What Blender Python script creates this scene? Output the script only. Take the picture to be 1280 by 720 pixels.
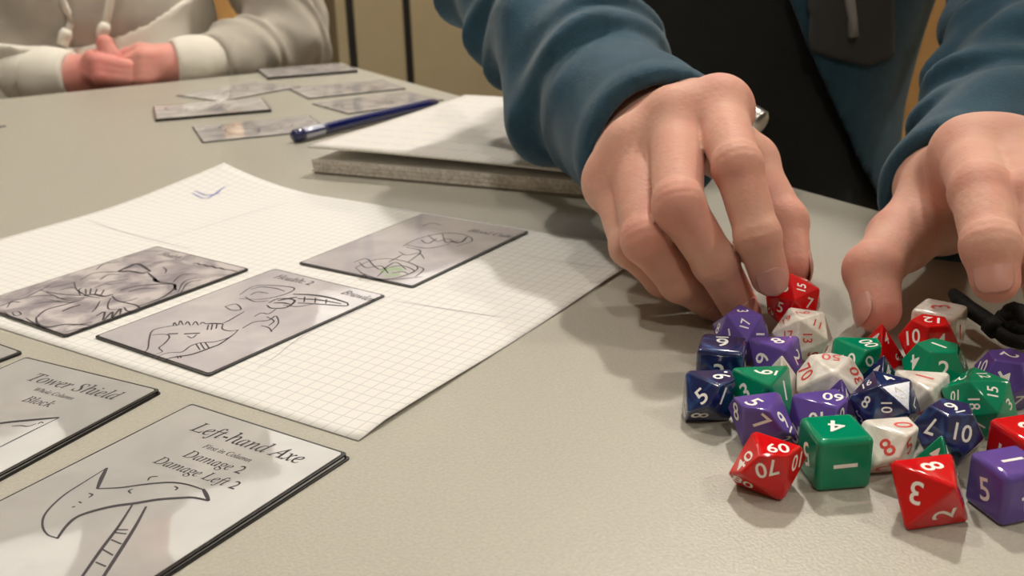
import bpy, bmesh, math, random
import numpy as np
from mathutils import Matrix, Vector

for _o in list(bpy.data.objects):
    bpy.data.objects.remove(_o)
S = bpy.context.scene
COL = S.collection
random.seed(4)

# ------------------------------------------------------------------ camera
TZ = 0.74                                   # height of the table top, metres
F_PX = 1279.6                               # focal length in pixels of a 1280x720 frame
C_O = np.array([0., 0., 147.083])           # camera, millimetres above the table top
C_F = np.array([0., 0.93924881, -0.34323705])
C_R = np.array([0.99956508, -0.01012199, -0.02769826])
C_U = np.array([0.02948981, 0.34308777, 0.93884031])
cam = bpy.data.cameras.new('camera')
cam_o = bpy.data.objects.new('camera', cam)
COL.objects.link(cam_o)
cam.sensor_width = 36.0
cam.lens = 36.0 * F_PX / 1280.0
cam.clip_start = 0.01
cam_o.matrix_world = Matrix(((C_R[0], C_U[0], -C_F[0], 0.0),
                             (C_R[1], C_U[1], -C_F[1], 0.0),
                             (C_R[2], C_U[2], -C_F[2], C_O[2] / 1000 + TZ),
                             (0, 0, 0, 1)))
cam.dof.use_dof = True
cam.dof.focus_distance = 0.31
cam.dof.aperture_fstop = 25.0
S.camera = cam_o

# ------------------------------------------------------------------ world, exposure
W = bpy.data.worlds.new('world')
S.world = W
W.use_nodes = True
W.node_tree.nodes['Background'].inputs[0].default_value = (1.0, 0.93, 0.84, 1)
W.node_tree.nodes['Background'].inputs[1].default_value = 0.0
S.view_settings.view_transform = 'Standard'
S.view_settings.look = 'None'
S.view_settings.exposure = 0.02
S.view_settings.gamma = 1.0
S.view_settings.use_curve_mapping = False

LAMPS = [  # x, y, z above the table (metres), watts
    (0.36, 1.42, 1.50, 70.0),
    (1.45, 0.12, 1.50, 34.0),
    (-0.55, 0.75, 1.50, 31.0),
    (0.15, -0.75, 1.50, 21.0),
]
LAMP_COLOR = (1.0, 0.935, 0.835)
GLOW_PANEL_RADIANCE = 1.7                       # glowing panels added high on the far wall

# ------------------------------------------------------------------ helpers: pixels and millimetres
def at(px, py, d):
    """point (mm, table top = 0) seen at a pixel at depth d along the view axis"""
    return C_O + d * (C_F + C_R * (px - 640) / F_PX - C_U * (py - 360) / F_PX)

def unproj(px, z=0.0):
    d = C_F + C_R * (px[0] - 640) / F_PX - C_U * (px[1] - 360) / F_PX
    return C_O + d * (z - C_O[2]) / d[2]

def mm(p):
    return (float(p[0]) / 1000, float(p[1]) / 1000, float(p[2]) / 1000 + TZ)

# ------------------------------------------------------------------ helpers: materials
def mat(name, color, rough=0.5, coat=0.0, coat_rough=0.05, metal=0.0, noise=None, bump=None, sheen=0.0,
        sss=0.0, sss_rad=(1, .35, .2), sss_scale=0.004, emit=None, trans=0.0, ior=1.5, coat_ior=1.5, spec=0.5):
    m = bpy.data.materials.new(name)
    m.use_nodes = True
    nt = m.node_tree
    b = nt.nodes['Principled BSDF']
    b.inputs['Base Color'].default_value = (*color, 1)
    b.inputs['Roughness'].default_value = rough
    b.inputs['Metallic'].default_value = metal
    b.inputs['Coat Weight'].default_value = coat
    b.inputs['Coat Roughness'].default_value = coat_rough
    b.inputs['Coat IOR'].default_value = coat_ior
    b.inputs['Specular IOR Level'].default_value = spec
    b.inputs['IOR'].default_value = ior
    b.inputs['Transmission Weight'].default_value = trans
    if sheen:
        b.inputs['Sheen Weight'].default_value = sheen
        b.inputs['Sheen Roughness'].default_value = 0.4
    if sss:
        b.inputs['Subsurface Weight'].default_value = sss
        b.inputs['Subsurface Radius'].default_value = sss_rad
        b.inputs['Subsurface Scale'].default_value = sss_scale
    if emit:
        b.inputs['Emission Color'].default_value = (*emit[0], 1)
        b.inputs['Emission Strength'].default_value = emit[1]
    tc = None
    if noise or bump:
        tc = nt.nodes.new('ShaderNodeTexCoord')
    if noise:   # (scale, other colour, detail, distortion, low, high)
        n = nt.nodes.new('ShaderNodeTexNoise')
        n.inputs['Scale'].default_value = noise[0]
        n.inputs['Detail'].default_value = noise[2]
        n.inputs['Distortion'].default_value = noise[3]
        r = nt.nodes.new('ShaderNodeMapRange')
        r.inputs['From Min'].default_value = noise[4]
        r.inputs['From Max'].default_value = noise[5]
        mx = nt.nodes.new('ShaderNodeMix')
        mx.data_type = 'RGBA'
        mx.inputs[6].default_value = (*color, 1)
        mx.inputs[7].default_value = (*noise[1], 1)
        nt.links.new(tc.outputs['Object'], n.inputs['Vector'])
        nt.links.new(n.outputs['Fac'], r.inputs['Value'])
        nt.links.new(r.outputs['Result'], mx.inputs[0])
        nt.links.new(mx.outputs[2], b.inputs['Base Color'])
    if bump:    # (scale, strength, distance, detail)
        n = nt.nodes.new('ShaderNodeTexNoise')
        n.inputs['Scale'].default_value = bump[0]
        n.inputs['Detail'].default_value = bump[3]
        bp = nt.nodes.new('ShaderNodeBump')
        bp.inputs['Strength'].default_value = bump[1]
        bp.inputs['Distance'].default_value = bump[2]
        nt.links.new(tc.outputs['Object'], n.inputs['Vector'])
        nt.links.new(n.outputs['Fac'], bp.inputs['Height'])
        nt.links.new(bp.outputs['Normal'], b.inputs['Normal'])
    return m

MT = {}
MT['table'] = mat('table_laminate', (0.372, 0.355, 0.302), 0.38, noise=(900, (0.415, 0.397, 0.340), 2, 0, .35, .65), bump=(1100, 0.35, 0.0004, 2))
MT['table_edge'] = mat('table_edge_band', (0.40, 0.37, 0.31), 0.5)
MT['metal_leg'] = mat('grey_steel', (0.25, 0.25, 0.25), 0.4, metal=0.8)
MT['wall'] = mat('cream_wall', (0.47, 0.40, 0.27), 0.7, noise=(3, (0.43, 0.36, 0.24), 2, 0, .3, .7))
MT['panel'] = mat('cream_panel', (0.50, 0.42, 0.27), 0.55, noise=(5, (0.46, 0.385, 0.245), 2, 0, .3, .7))
MT['black_gap'] = mat('black_strip', (0.008, 0.008, 0.008), 0.5)
MT['ceiling'] = mat('white_ceiling', (0.55, 0.53, 0.50), 0.8)
MT['floor'] = mat('grey_floor', (0.22, 0.19, 0.16), 0.5, noise=(8, (0.19, 0.165, 0.14), 3, 0, .3, .7))
MT['lamp'] = None
MT['black_plastic'] = mat('black_plastic', (0.012, 0.012, 0.013), 0.35)
MT['ink'] = mat('black_ink', (0.03, 0.025, 0.03), 0.7)
MT['blue_ink'] = mat('blue_ink', (0.16, 0.17, 0.45), 0.7)
MT['wood'] = mat('beech_plywood', (0.62, 0.36, 0.13), 0.45, noise=(14, (0.55, 0.30, 0.10), 3, 1.5, .35, .65))
MT['green_cloth'] = mat('green_cloth', (0.10, 0.22, 0.02), 0.8)

# ------------------------------------------------------------------ helpers: objects
def tag(o, label=None, cat=None, group=None, kind=None):
    if label: o['label'] = label
    if cat: o['category'] = cat
    if group: o['group'] = group
    if kind: o['kind'] = kind
    return o

def empty(name, p_m, rz=0.0):
    o = bpy.data.objects.new(name, None)
    o.empty_display_size = 0.02
    o.location = p_m
    o.rotation_euler = (0, 0, rz)
    COL.objects.link(o)
    return o

def link(name, me, m=None, parent=None, smooth=False):
    o = bpy.data.objects.new(name, me)
    COL.objects.link(o)
    if m: me.materials.append(m)
    if parent: o.parent = parent
    if smooth:
        me.polygons.foreach_set('use_smooth', [True] * len(me.polygons))
    return o

def mesh(name, V, Fc):
    me = bpy.data.meshes.new(name)
    me.from_pydata([tuple(map(float, v)) for v in V], [], [tuple(f) for f in Fc])
    me.update()
    return me

def box_bm(bm, x0, x1, y0, y1, z0, z1):
    v = [bm.verts.new(p) for p in ((x0, y0, z0), (x1, y0, z0), (x1, y1, z0), (x0, y1, z0),
                                   (x0, y0, z1), (x1, y0, z1), (x1, y1, z1), (x0, y1, z1))]
    for f in ((3, 2, 1, 0), (4, 5, 6, 7), (0, 1, 5, 4), (1, 2, 6, 5), (2, 3, 7, 6), (3, 0, 4, 7)):
        bm.faces.new([v[i] for i in f])

def bm_mesh(bm, name='m'):
    me = bpy.data.meshes.new(name)
    bmesh.ops.recalc_face_normals(bm, faces=bm.faces)
    bm.to_mesh(me)
    bm.free()
    return me

def box(name, x0, x1, y0, y1, z0, z1, m, parent=None, bevel=0.0):
    bm = bmesh.new()
    box_bm(bm, x0, x1, y0, y1, z0, z1)
    if bevel:
        bmesh.ops.bevel(bm, geom=list(bm.edges), offset=bevel, segments=2, profile=0.5, affect='EDGES')
    return link(name, bm_mesh(bm, name), m, parent)

def slab(name, w, h, r, z0, z1, m, parent=None, seg=5, bevel=0.0):
    """rounded rectangle plate centred on the origin"""
    pts = []
    for cx, cy, a0 in ((w/2 - r, h/2 - r, 0), (-w/2 + r, h/2 - r, 90), (-w/2 + r, -h/2 + r, 180), (w/2 - r, -h/2 + r, 270)):
        for i in range(seg + 1):
            a = math.radians(a0 + 90 * i / seg)
            pts.append((cx + r * math.cos(a), cy + r * math.sin(a)))
    n = len(pts)
    V = [(x, y, z0) for x, y in pts] + [(x, y, z1) for x, y in pts]
    Fc = [list(range(n - 1, -1, -1)), list(range(n, 2 * n))] + [(i, (i + 1) % n, n + (i + 1) % n, n + i) for i in range(n)]
    return link(name, mesh(name, V, Fc), m, parent)

def tube_geo(pts, rad, seg=12, caps=True, sq=1.0):
    """swept tube through points (any unit); rad a number or list"""
    P = [np.array(p, float) for p in pts]
    n = len(P)
    R = [rad] * n if np.isscalar(rad) else list(rad)
    V, Fc = [], []
    ref = np.array([0, 0, 1.0])
    for i in range(n):
        t = P[min(i + 1, n - 1)] - P[max(i - 1, 0)]
        t /= np.linalg.norm(t)
        a = np.cross(t, ref)
        if np.linalg.norm(a) < 1e-3: a = np.cross(t, np.array([1.0, 0, 0]))
        a /= np.linalg.norm(a)
        b = np.cross(a, t)
        for k in range(seg):
            th = 2 * math.pi * k / seg
            V.append(P[i] + R[i] * (math.cos(th) * a + sq * math.sin(th) * b))
    for i in range(n - 1):
        for k in range(seg):
            Fc.append((i * seg + k, i * seg + (k + 1) % seg, (i + 1) * seg + (k + 1) % seg, (i + 1) * seg + k))
    if caps:
        Fc.append(tuple(range(seg - 1, -1, -1)))
        Fc.append(tuple((n - 1) * seg + k for k in range(seg)))
    return V, Fc

def tube(name, pts, rad, m, parent=None, seg=12, sq=1.0):
    V, Fc = tube_geo(pts, rad, seg, True, sq)
    me = mesh(name, V, Fc)
    bm = bmesh.new(); bm.from_mesh(me); bmesh.ops.recalc_face_normals(bm, faces=bm.faces); bm.to_mesh(me); bm.free()
    return link(name, me, m, parent, True)

def spline(pts, n=8):
    """Catmull-Rom through the points"""
    P = [np.array(p, float) for p in pts]
    P = [2 * P[0] - P[1]] + P + [2 * P[-1] - P[-2]]
    out = []
    for i in range(1, len(P) - 2):
        for k in range(n):
            t = k / n
            out.append(0.5 * ((2 * P[i]) + (-P[i-1] + P[i+1]) * t + (2*P[i-1] - 5*P[i] + 4*P[i+1] - P[i+2]) * t*t + (-P[i-1] + 3*P[i] - 3*P[i+1] + P[i+2]) * t**3))
    out.append(P[-2])
    return out

# ---- lettering: Blender's built-in font, turned into flat meshes and cached
_TX = {}
def text_geo(s, bold=0.0):
    if (s, bold) in _TX: return _TX[(s, bold)]
    cu = bpy.data.curves.new('t', 'FONT')
    cu.body = s
    cu.resolution_u = 3
    cu.offset = bold
    ob = bpy.data.objects.new('t', cu)
    COL.objects.link(ob)
    dg = bpy.context.evaluated_depsgraph_get()
    me = bpy.data.meshes.new_from_object(ob.evaluated_get(dg))
    V = np.array([v.co[:] for v in me.vertices]).reshape(-1, 3)
    Fc = [tuple(p.vertices) for p in me.polygons]
    bpy.data.objects.remove(ob); bpy.data.curves.remove(cu); bpy.data.meshes.remove(me)
    _TX[(s, bold)] = (V, Fc)
    return _TX[(s, bold)]

# ------------------------------------------------------------------ distance-field bodies (hands, clothes)
class Field:
    def __init__(self, lo, hi, h):
        self.h = h
        self.lo = np.array(lo, float)
        self.n = np.ceil((np.array(hi, float) - self.lo) / h).astype(int) + 1
        self.ax = [(self.lo[i] + h * np.arange(self.n[i])).astype(np.float32) for i in range(3)]
        self.F = np.full(self.n, 60.0, np.float32)
    def pts(self):
        return np.meshgrid(*self.ax, indexing='ij', sparse=True)
    def sub(self, lo, hi):
        a = np.clip(np.floor((np.array(lo) - self.lo) / self.h).astype(int), 0, self.n)
        b = np.clip(np.ceil((np.array(hi) - self.lo) / self.h).astype(int) + 1, 0, self.n)
        sl = tuple(slice(a[i], b[i]) for i in range(3))
        X = self.ax[0][sl[0]][:, None, None]; Y = self.ax[1][sl[1]][None, :, None]; Z = self.ax[2][sl[2]][None, None, :]
        return sl, X, Y, Z

def smin(a, b, k):
    if k <= 0: return np.minimum(a, b)
    h = np.clip(0.5 + 0.5 * (b - a) / k, 0, 1)
    return b + (a - b) * h - k * h * (1 - h)

def prim_dist(p, X, Y, Z):
    if p[0] == 'c':                       # tapered capsule
        _, a, b, ra, rb = p[:5]
        a = np.asarray(a, float); b = np.asarray(b, float)
        d = b - a; L2 = max(float(d @ d), 1e-9)
        t = np.clip(((X - a[0]) * d[0] + (Y - a[1]) * d[1] + (Z - a[2]) * d[2]) / L2, 0, 1)
        q = np.sqrt((X - a[0] - t * d[0])**2 + (Y - a[1] - t * d[1])**2 + (Z - a[2] - t * d[2])**2)
        return (q - (ra + (rb - ra) * t)).astype(np.float32)
    _, c, r = p[:3]                       # ellipsoid, optional 3x3 axes (rows)
    A = p[3] if len(p) > 3 else np.eye(3)
    x, y, z = X - c[0], Y - c[1], Z - c[2]
    u = [(A[i][0] * x + A[i][1] * y + A[i][2] * z) / r[i] for i in range(3)]
    k = np.sqrt(u[0]**2 + u[1]**2 + u[2]**2) + 1e-6
    return ((k - 1) * min(r) * 0.5 + (k - 1) * 0.5 * k / np.sqrt((u[0]/r[0])**2 + (u[1]/r[1])**2 + (u[2]/r[2])**2 + 1e-9)).astype(np.float32)

def prim_box(p, pad):
    if p[0] == 'c':
        a, b = np.asarray(p[1], float), np.asarray(p[2], float); r = max(p[3], p[4]) + pad
        return np.minimum(a, b) - r, np.maximum(a, b) + r
    c = np.asarray(p[1], float); r = max(p[2]) + pad
    return c - r, c + r

def blend(field, prims, k, F=None):
    F = field.F if F is None else F
    for p in prims:
        lo, hi = prim_box(p, 3 * k + 14)
        sl, X, Y, Z = field.sub(lo, hi)
        F[sl] = smin(F[sl], prim_dist(p, X, Y, Z), k)
    return F

def bounds(prims, pad):
    L = [prim_box(p, pad) for p in prims]
    return np.min([l[0] for l in L], 0), np.max([l[1] for l in L], 0)

def surface(field):
    """naive surface nets: vertices (mm) and quads"""
    F = field.F
    s = F < 0
    n = np.array(F.shape) - 1
    cnt = np.zeros(n, np.uint8)
    cs = [(i, j, k) for i in (0, 1) for j in (0, 1) for k in (0, 1)]
    for i, j, k in cs:
        cnt += s[i:n[0]+i, j:n[1]+j, k:n[2]+k]
    I = np.argwhere((cnt > 0) & (cnt < 8))
    vid = np.full(n, -1, np.int64)
    vid[I[:, 0], I[:, 1], I[:, 2]] = np.arange(len(I))
    acc = np.zeros((len(I), 3)); num = np.zeros(len(I))
    val = {c: F[I[:, 0]+c[0], I[:, 1]+c[1], I[:, 2]+c[2]].astype(float) for c in cs}
    for a in cs:
        for ax in range(3):
            if a[ax]: continue
            b = list(a); b[ax] = 1; b = tuple(b)
            fa, fb = val[a], val[b]
            m = (fa < 0) != (fb < 0)
            t = np.where(m, fa / np.where(fa - fb == 0, 1, fa - fb), 0)
            p = np.array(a, float)[None].repeat(len(I), 0)
            p[:, ax] += t
            acc[m] += p[m]; num[m] += 1
    V = (I + acc / num[:, None]) * field.h + field.lo
    Q = []
    for ax in range(3):
        o1, o2 = (ax + 1) % 3, (ax + 2) % 3
        sa = [slice(None)] * 3; sb = [slice(None)] * 3
        sa[ax] = slice(0, -1); sb[ax] = slice(1, None)
        e = np.argwhere(s[tuple(sa)] != s[tuple(sb)])
        e = e[(e[:, o1] > 0) & (e[:, o2] > 0) & (e[:, o1] < n[o1]) & (e[:, o2] < n[o2])]
        ins = s[e[:, 0], e[:, 1], e[:, 2]]
        def g(d1, d2):
            c = e.copy(); c[:, o1] -= d1; c[:, o2] -= d2
            return vid[c[:, 0], c[:, 1], c[:, 2]]
        q = np.stack([g(1, 1), g(0, 1), g(0, 0), g(1, 0)], 1)
        q[~ins] = q[~ins][:, ::-1]
        Q.append(q)
    return V, np.concatenate(Q)

def np_mesh(name, V, Q):
    me = bpy.data.meshes.new(name)
    V = np.asarray(V, float) / 1000.0
    V[:, 2] += TZ
    me.vertices.add(len(V)); me.vertices.foreach_set('co', V.astype(np.float32).ravel())
    me.loops.add(Q.size); me.loops.foreach_set('vertex_index', Q.astype(np.int32).ravel())
    me.polygons.add(len(Q))
    me.polygons.foreach_set('loop_start', np.arange(0, Q.size, 4, dtype=np.int32))
    me.polygons.foreach_set('loop_total', np.full(len(Q), 4, np.int32))
    me.polygons.foreach_set('use_smooth', np.ones(len(Q), bool))
    me.update(calc_edges=True)
    me.validate()
    return me

# ------------------------------------------------------------------ room (its axes follow the table)
RA = math.radians(30.3)
UU = np.array([math.cos(RA), math.sin(RA), 0.0])
VV = np.array([-math.sin(RA), math.cos(RA), 0.0])
def room(o):
    o.rotation_euler = (0, 0, RA)
    return o
X0, X1, Y0, Y1, ZC = -3.0, 2.5, -2.6, 3.79, 2.74
def struct(name, x0, x1, y0, y1, z0, z1, m):
    return tag(room(box(name, x0, x1, y0, y1, z0, z1, m)), kind='structure')
struct('floor', X0 - .1, X1 + .1, Y0 - .1, Y1 + .22, -0.1, 0.0, MT['floor'])
struct('ceiling', X0 - .1, X1 + .1, Y0 - .1, Y1 + .22, ZC, ZC + .1, MT['ceiling'])
struct('wall_left', X0 - .1, X0, Y0 - .1, Y1 + .12, 0, ZC, MT['wall'])
struct('wall_right', X1, X1 + .1, Y0 - .1, Y1 + .12, 0, ZC, MT['wall'])
struct('wall_front', X0, X1, Y0 - .1, Y0, 0, ZC, MT['wall'])
wb = struct('wall_back', X0 - .1, X1 + .1, Y1 + .12, Y1 + .22, 0, ZC, MT['black_gap'])
def wall_x(px, py=40):
    d = C_F + C_R * (px - 640) / F_PX - C_U * (py - 360) / F_PX
    t = (Y1 * 1000 - C_O @ VV) / (d @ VV)
    return float((C_O + d * t) @ UU) / 1000
edges = [(X0, wall_x(397), 'panel'), (wall_x(397), wall_x(418), 'recess'), (wall_x(418), wall_x(431.0), 'panel'),
         (wall_x(441.0), wall_x(501.5), 'panel'), (wall_x(511), wall_x(640), 'panel'), (wall_x(641), wall_x(900), 'panel'), (wall_x(902), X1, 'panel')]
for a, b, k in edges:
    dp = 0.030 if k == 'panel' else -0.110
    box('wall_panel', a, b, Y1 - dp, Y1 + .121, 0.0, ZC, MT['panel'], wb, 0.004 if k == 'panel' else 0)

for a, b in ((431.0, 441.0), (501.5, 511), (640, 641), (900, 902)):      # black strips between the panels
    box('black_strip', wall_x(a), wall_x(b), Y1 - .022, Y1 + .1205, 0.0, ZC, MT['black_gap'], wb)

# ---- pendant lamps with open shades
def sphere_geo(r, z=0, nu=20, nv=12, sx=1, sz=1):
    V, Fc = [], []
    for i in range(nv + 1):
        th = math.pi * i / nv
        for k in range(nu):
            ph = 2 * math.pi * k / nu
            V.append((r * sx * math.sin(th) * math.cos(ph), r * sx * math.sin(th) * math.sin(ph), z + r * sz * math.cos(th)))
    for i in range(nv):
        for k in range(nu):
            Fc.append((i * nu + k, (i + 1) * nu + k, (i + 1) * nu + (k + 1) % nu, i * nu + (k + 1) % nu))
    return V, Fc
LPOS = ['over the far side of the table', 'beside the right wall', 'over the left side of the table', 'behind the near end of the table']
bulb_m = mat('lamp_bulb', (0.9, 0.9, 0.9), 0.5, emit=(LAMP_COLOR, 12.0))
for i, (lx, ly, lz, ls) in enumerate(LAMPS):
    side = ('far', 'right', 'left', 'near')[i]
    L = empty('pendant_lamp_%s_offscreen' % side, (lx, ly, TZ + lz))
    tag(L, 'white metal pendant lamp with an open shade hanging ' + LPOS[i], 'lamp', 'pendant lamps over the table')
    pl = bpy.data.lights.new('lamp_light_%s_offscreen' % side, 'POINT')
    pl.energy = ls
    pl.color = LAMP_COLOR
    pl.shadow_soft_size = 0.05
    plo = bpy.data.objects.new('lamp_light_%s_offscreen' % side, pl)
    COL.objects.link(plo); plo.parent = L
    V, Fc = sphere_geo(0.028, .075)
    link('bulb_%s_offscreen' % side, mesh('bulb', V, Fc), bulb_m, L, True)
    V, Fc = tube_geo([(0, 0, .055), (0, 0, .10), (0, 0, .135), (0, 0, .15)], [.13, .09, .045, .02], 24, False)
    n = len(V); V += [(v[0] * .97, v[1] * .97, v[2] - .002) for v in V]
    Fc += [tuple(n + i for i in reversed(f)) for f in Fc] + [(k, n + k, n + (k + 1) % 24, (k + 1) % 24) for k in range(24)]
    link('shade', mesh('shade', V, Fc), MT['ceiling'], L, True)
    V, Fc = tube_geo([(0, 0, .145), (0, 0, .165), (0, 0, .18)], [.021, .02, .006], 12)
    link('lamp_cap', mesh('lamp_cap', V, Fc), MT['metal_leg'], L, True)
    V, Fc = tube_geo([(0, 0, .175), (0, 0, ZC - TZ - lz - .012)], .003, 8)
    link('lamp_cord', mesh('lamp_cord', V, Fc), MT['black_plastic'], L, True)
    V, Fc = tube_geo([(0, 0, ZC - TZ - lz - .025), (0, 0, ZC - TZ - lz)], .045, 16)
    link('ceiling_rose', mesh('ceiling_rose', V, Fc), MT['ceiling'], L, True)

# ---- added glowing panels on the far wall, shaped for the glare in card sleeves
pm = mat('glow_panel_face', (0.8, 0.8, 0.8), 0.4, emit=((1.0, 0.95, 0.86), GLOW_PANEL_RADIANCE))
MT['frame'] = mat('cream_glow_panel_frame', (0.55, 0.50, 0.40), 0.5)
for n, (a, b, z0, z1) in enumerate(((1.0, 2.42, 1.28, 1.97), (-1.0, 1.0, 1.54, 1.97))):
    w = tag(room(box('glow_panel_%d_offscreen' % (n + 1), a, b, Y1 - .036, Y1 - .030, TZ + z0, TZ + z1, pm)), kind='structure')
    for q in ((a - .02, b + .02, z0 - .025, z0), (a - .02, b + .02, z1, z1 + .025), (a - .02, a, z0, 1.54) if n == 0 else (a - .02, a, z0, z1), (b, b + .02, z0, z1) if n == 0 else (b - .005, b, z0 - .02, z0)):
        box('glow_panel_frame', q[0], q[1], Y1 - .05, Y1 - .028, TZ + q[2], TZ + q[3], MT['frame'], w).rotation_euler = (0, 0, 0)

# ------------------------------------------------------------------ table
TX0, TX1, TY0, TY1 = -0.382, 0.414, -0.55, 1.054
tb = empty('table', (0, 0, 0), RA)
tag(tb, 'pale grey laminate table covered with cards, paper and dice', 'table')
tt = slab('tabletop', TX1 - TX0, TY1 - TY0, 0.035, -0.024, 0.0, MT['table'], tb, 8)
tt.location = ((TX0 + TX1) / 2, (TY0 + TY1) / 2, TZ)
te = slab('edge_band', TX1 - TX0 + .004, TY1 - TY0 + .004, 0.037, -0.0235, -0.0015, MT['table_edge'], tb, 8)
te.location = tt.location
for x in (TX0 + .06, TX1 - .06):
    for y in (TY0 + .06, TY1 - .06):
        V, Fc = tube_geo([(x, y, 0), (x, y, TZ - .024)], .022, 14)
        link('leg', mesh('leg', V, Fc), MT['metal_leg'], tb, True)

def chair(lx, ly, face, label):
    """lx, ly in room axes; face = angle (room axes) the sitter looks along"""
    p = UU * lx + VV * ly
    c = empty('chair', (p[0], p[1], 0), RA + face - math.pi / 2)
    tag(c, label, 'chair', 'beech chairs at the table')
    s = slab('seat', 0.42, 0.42, 0.05, 0.435, 0.452, MT['wood'], c)
    V, Fc = [], []
    n = 14                                    # backrest: curved plywood shell
    for j, z in enumerate((0.60, 0.63, 0.86, 0.89)):
        for i in range(n + 1):
            x = -0.215 + 0.43 * i / n
            k = 0.93 if j in (0, 3) else 1.0
            V.append((x * k, -0.20 - 0.03 * (z - .6) / .3 - 0.035 * (1 - (x / 0.215)**2), z))
    m_ = len(V)
    V += [(x, y - .011, z) for x, y, z in V]
    for j in range(3):
        for i in range(n):
            a = j * (n + 1) + i
            Fc += [(a, a + 1, a + n + 2, a + n + 1), (m_ + a, m_ + a + n + 1, m_ + a + n + 2, m_ + a + 1)]
    rim = list(range(0, n + 1)) + [j * (n + 1) + n for j in (1, 2, 3)] + [3 * (n + 1) + i for i in range(n - 1, -1, -1)] + [j * (n + 1) for j in (2, 1)]
    for i in range(len(rim)):
        a, b = rim[i], rim[(i + 1) % len(rim)]
        Fc.append((b, a, m_ + a, m_ + b))
    link('backrest', mesh('backrest', V, Fc), MT['wood'], c, True)
    for x in (-.18, .18):
        V, Fc = tube_geo([(x, .17, 0), (x, .16, .435)], .011, 10)
        link('leg', mesh('leg', V, Fc), MT['metal_leg'], c, True)
        V, Fc = tube_geo([(x, -.19, 0), (x, -.17, .43), (x * .9, -.225, .62), (x * .9, -.25, .84)], .011, 10)
        link('leg', mesh('leg', V, Fc), MT['metal_leg'], c, True)
    return c

# ------------------------------------------------------------------ graph paper
def grid_mat(name, base, line, step, width, axes=(0, 1)):
    m = mat(name, base, 0.75)
    nt = m.node_tree; b = nt.nodes['Principled BSDF']
    tc = nt.nodes.new('ShaderNodeTexCoord'); sp = nt.nodes.new('ShaderNodeSeparateXYZ')
    nt.links.new(tc.outputs['Object'], sp.inputs[0])
    outs = []
    for ax in axes:
        md = nt.nodes.new('ShaderNodeMath'); md.operation = 'PINGPONG'; md.inputs[1].default_value = step / 2
        nt.links.new(sp.outputs[ax], md.inputs[0])
        lt = nt.nodes.new('ShaderNodeMath'); lt.operation = 'LESS_THAN'; lt.inputs[1].default_value = width / 2
        nt.links.new(md.outputs[0], lt.inputs[0]); outs.append(lt)
    cur = outs[0].outputs[0]
    if len(outs) > 1:
        mx = nt.nodes.new('ShaderNodeMath'); mx.operation = 'MAXIMUM'
        nt.links.new(outs[0].outputs[0], mx.inputs[0]); nt.links.new(outs[1].outputs[0], mx.inputs[1]); cur = mx.outputs[0]
    mix = nt.nodes.new('ShaderNodeMix'); mix.data_type = 'RGBA'
    mix.inputs[6].default_value = (*base, 1); mix.inputs[7].default_value = (*line, 1)
    nt.links.new(cur, mix.inputs[0]); nt.links.new(mix.outputs[2], b.inputs['Base Color'])
    return m
MT['paper'] = grid_mat('graph_paper', (0.74, 0.73, 0.70), (0.56, 0.56, 0.57), 0.005, 0.00042)
PB = np.array([-47.3, 272.5]); PER = np.array([0.548, 0.8365]); PEB = np.array([-0.8365, 0.548])
PW, PH = 297.0, 210.0            # along PEB (to the left), along PER (away)
def paper_h(a, b):
    """height (mm) of the sheet: a along the near edge leftwards, b away from it"""
    h = 0.35 + 0.25 * math.sin(a / 38) * math.sin(b / 45)
    c = max(0.0, (a - 235) + (b - 165) - 20) / 87.0         # far left corner curls up
    h += 11.0 * c**1.6
    r = max(0.0, (18 - a)) / 18.0                            # the edge by the dice lifts a little
    h += 1.3 * r * r * (0.5 + 0.5 * math.sin(b / 26 + 1)) * (1 if b > 12 else b / 12)
    return h
pp = empty('graph_paper_sheet', mm((PB[0], PB[1], 0)), math.atan2(PER[1], PER[0]) - math.pi / 2)
tag(pp, 'large sheet of white graph paper lying under three cards, far corner curling up', 'paper')
V, Fc = [], []
na, nb = 66, 48
for j in range(nb + 1):
    for i in range(na + 1):
        a, b = PW * i / na, PH * j / nb
        c = max(0.0, (a - 235) + (b - 165) - 20) / 87.0
        V.append((-(a - 10 * c * c) / 1000, (b + 2 * c) / 1000, paper_h(a, b) / 1000))
for j in range(nb):
    for i in range(na):
        q = j * (na + 1) + i
        Fc.append((q + 1, q, q + na + 1, q + na + 2))
sh = link('sheet', mesh('sheet', V, Fc), MT['paper'], pp, True)
so = sh.modifiers.new('thickness', 'SOLIDIFY'); so.thickness = 0.00015; so.offset = -1

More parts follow.
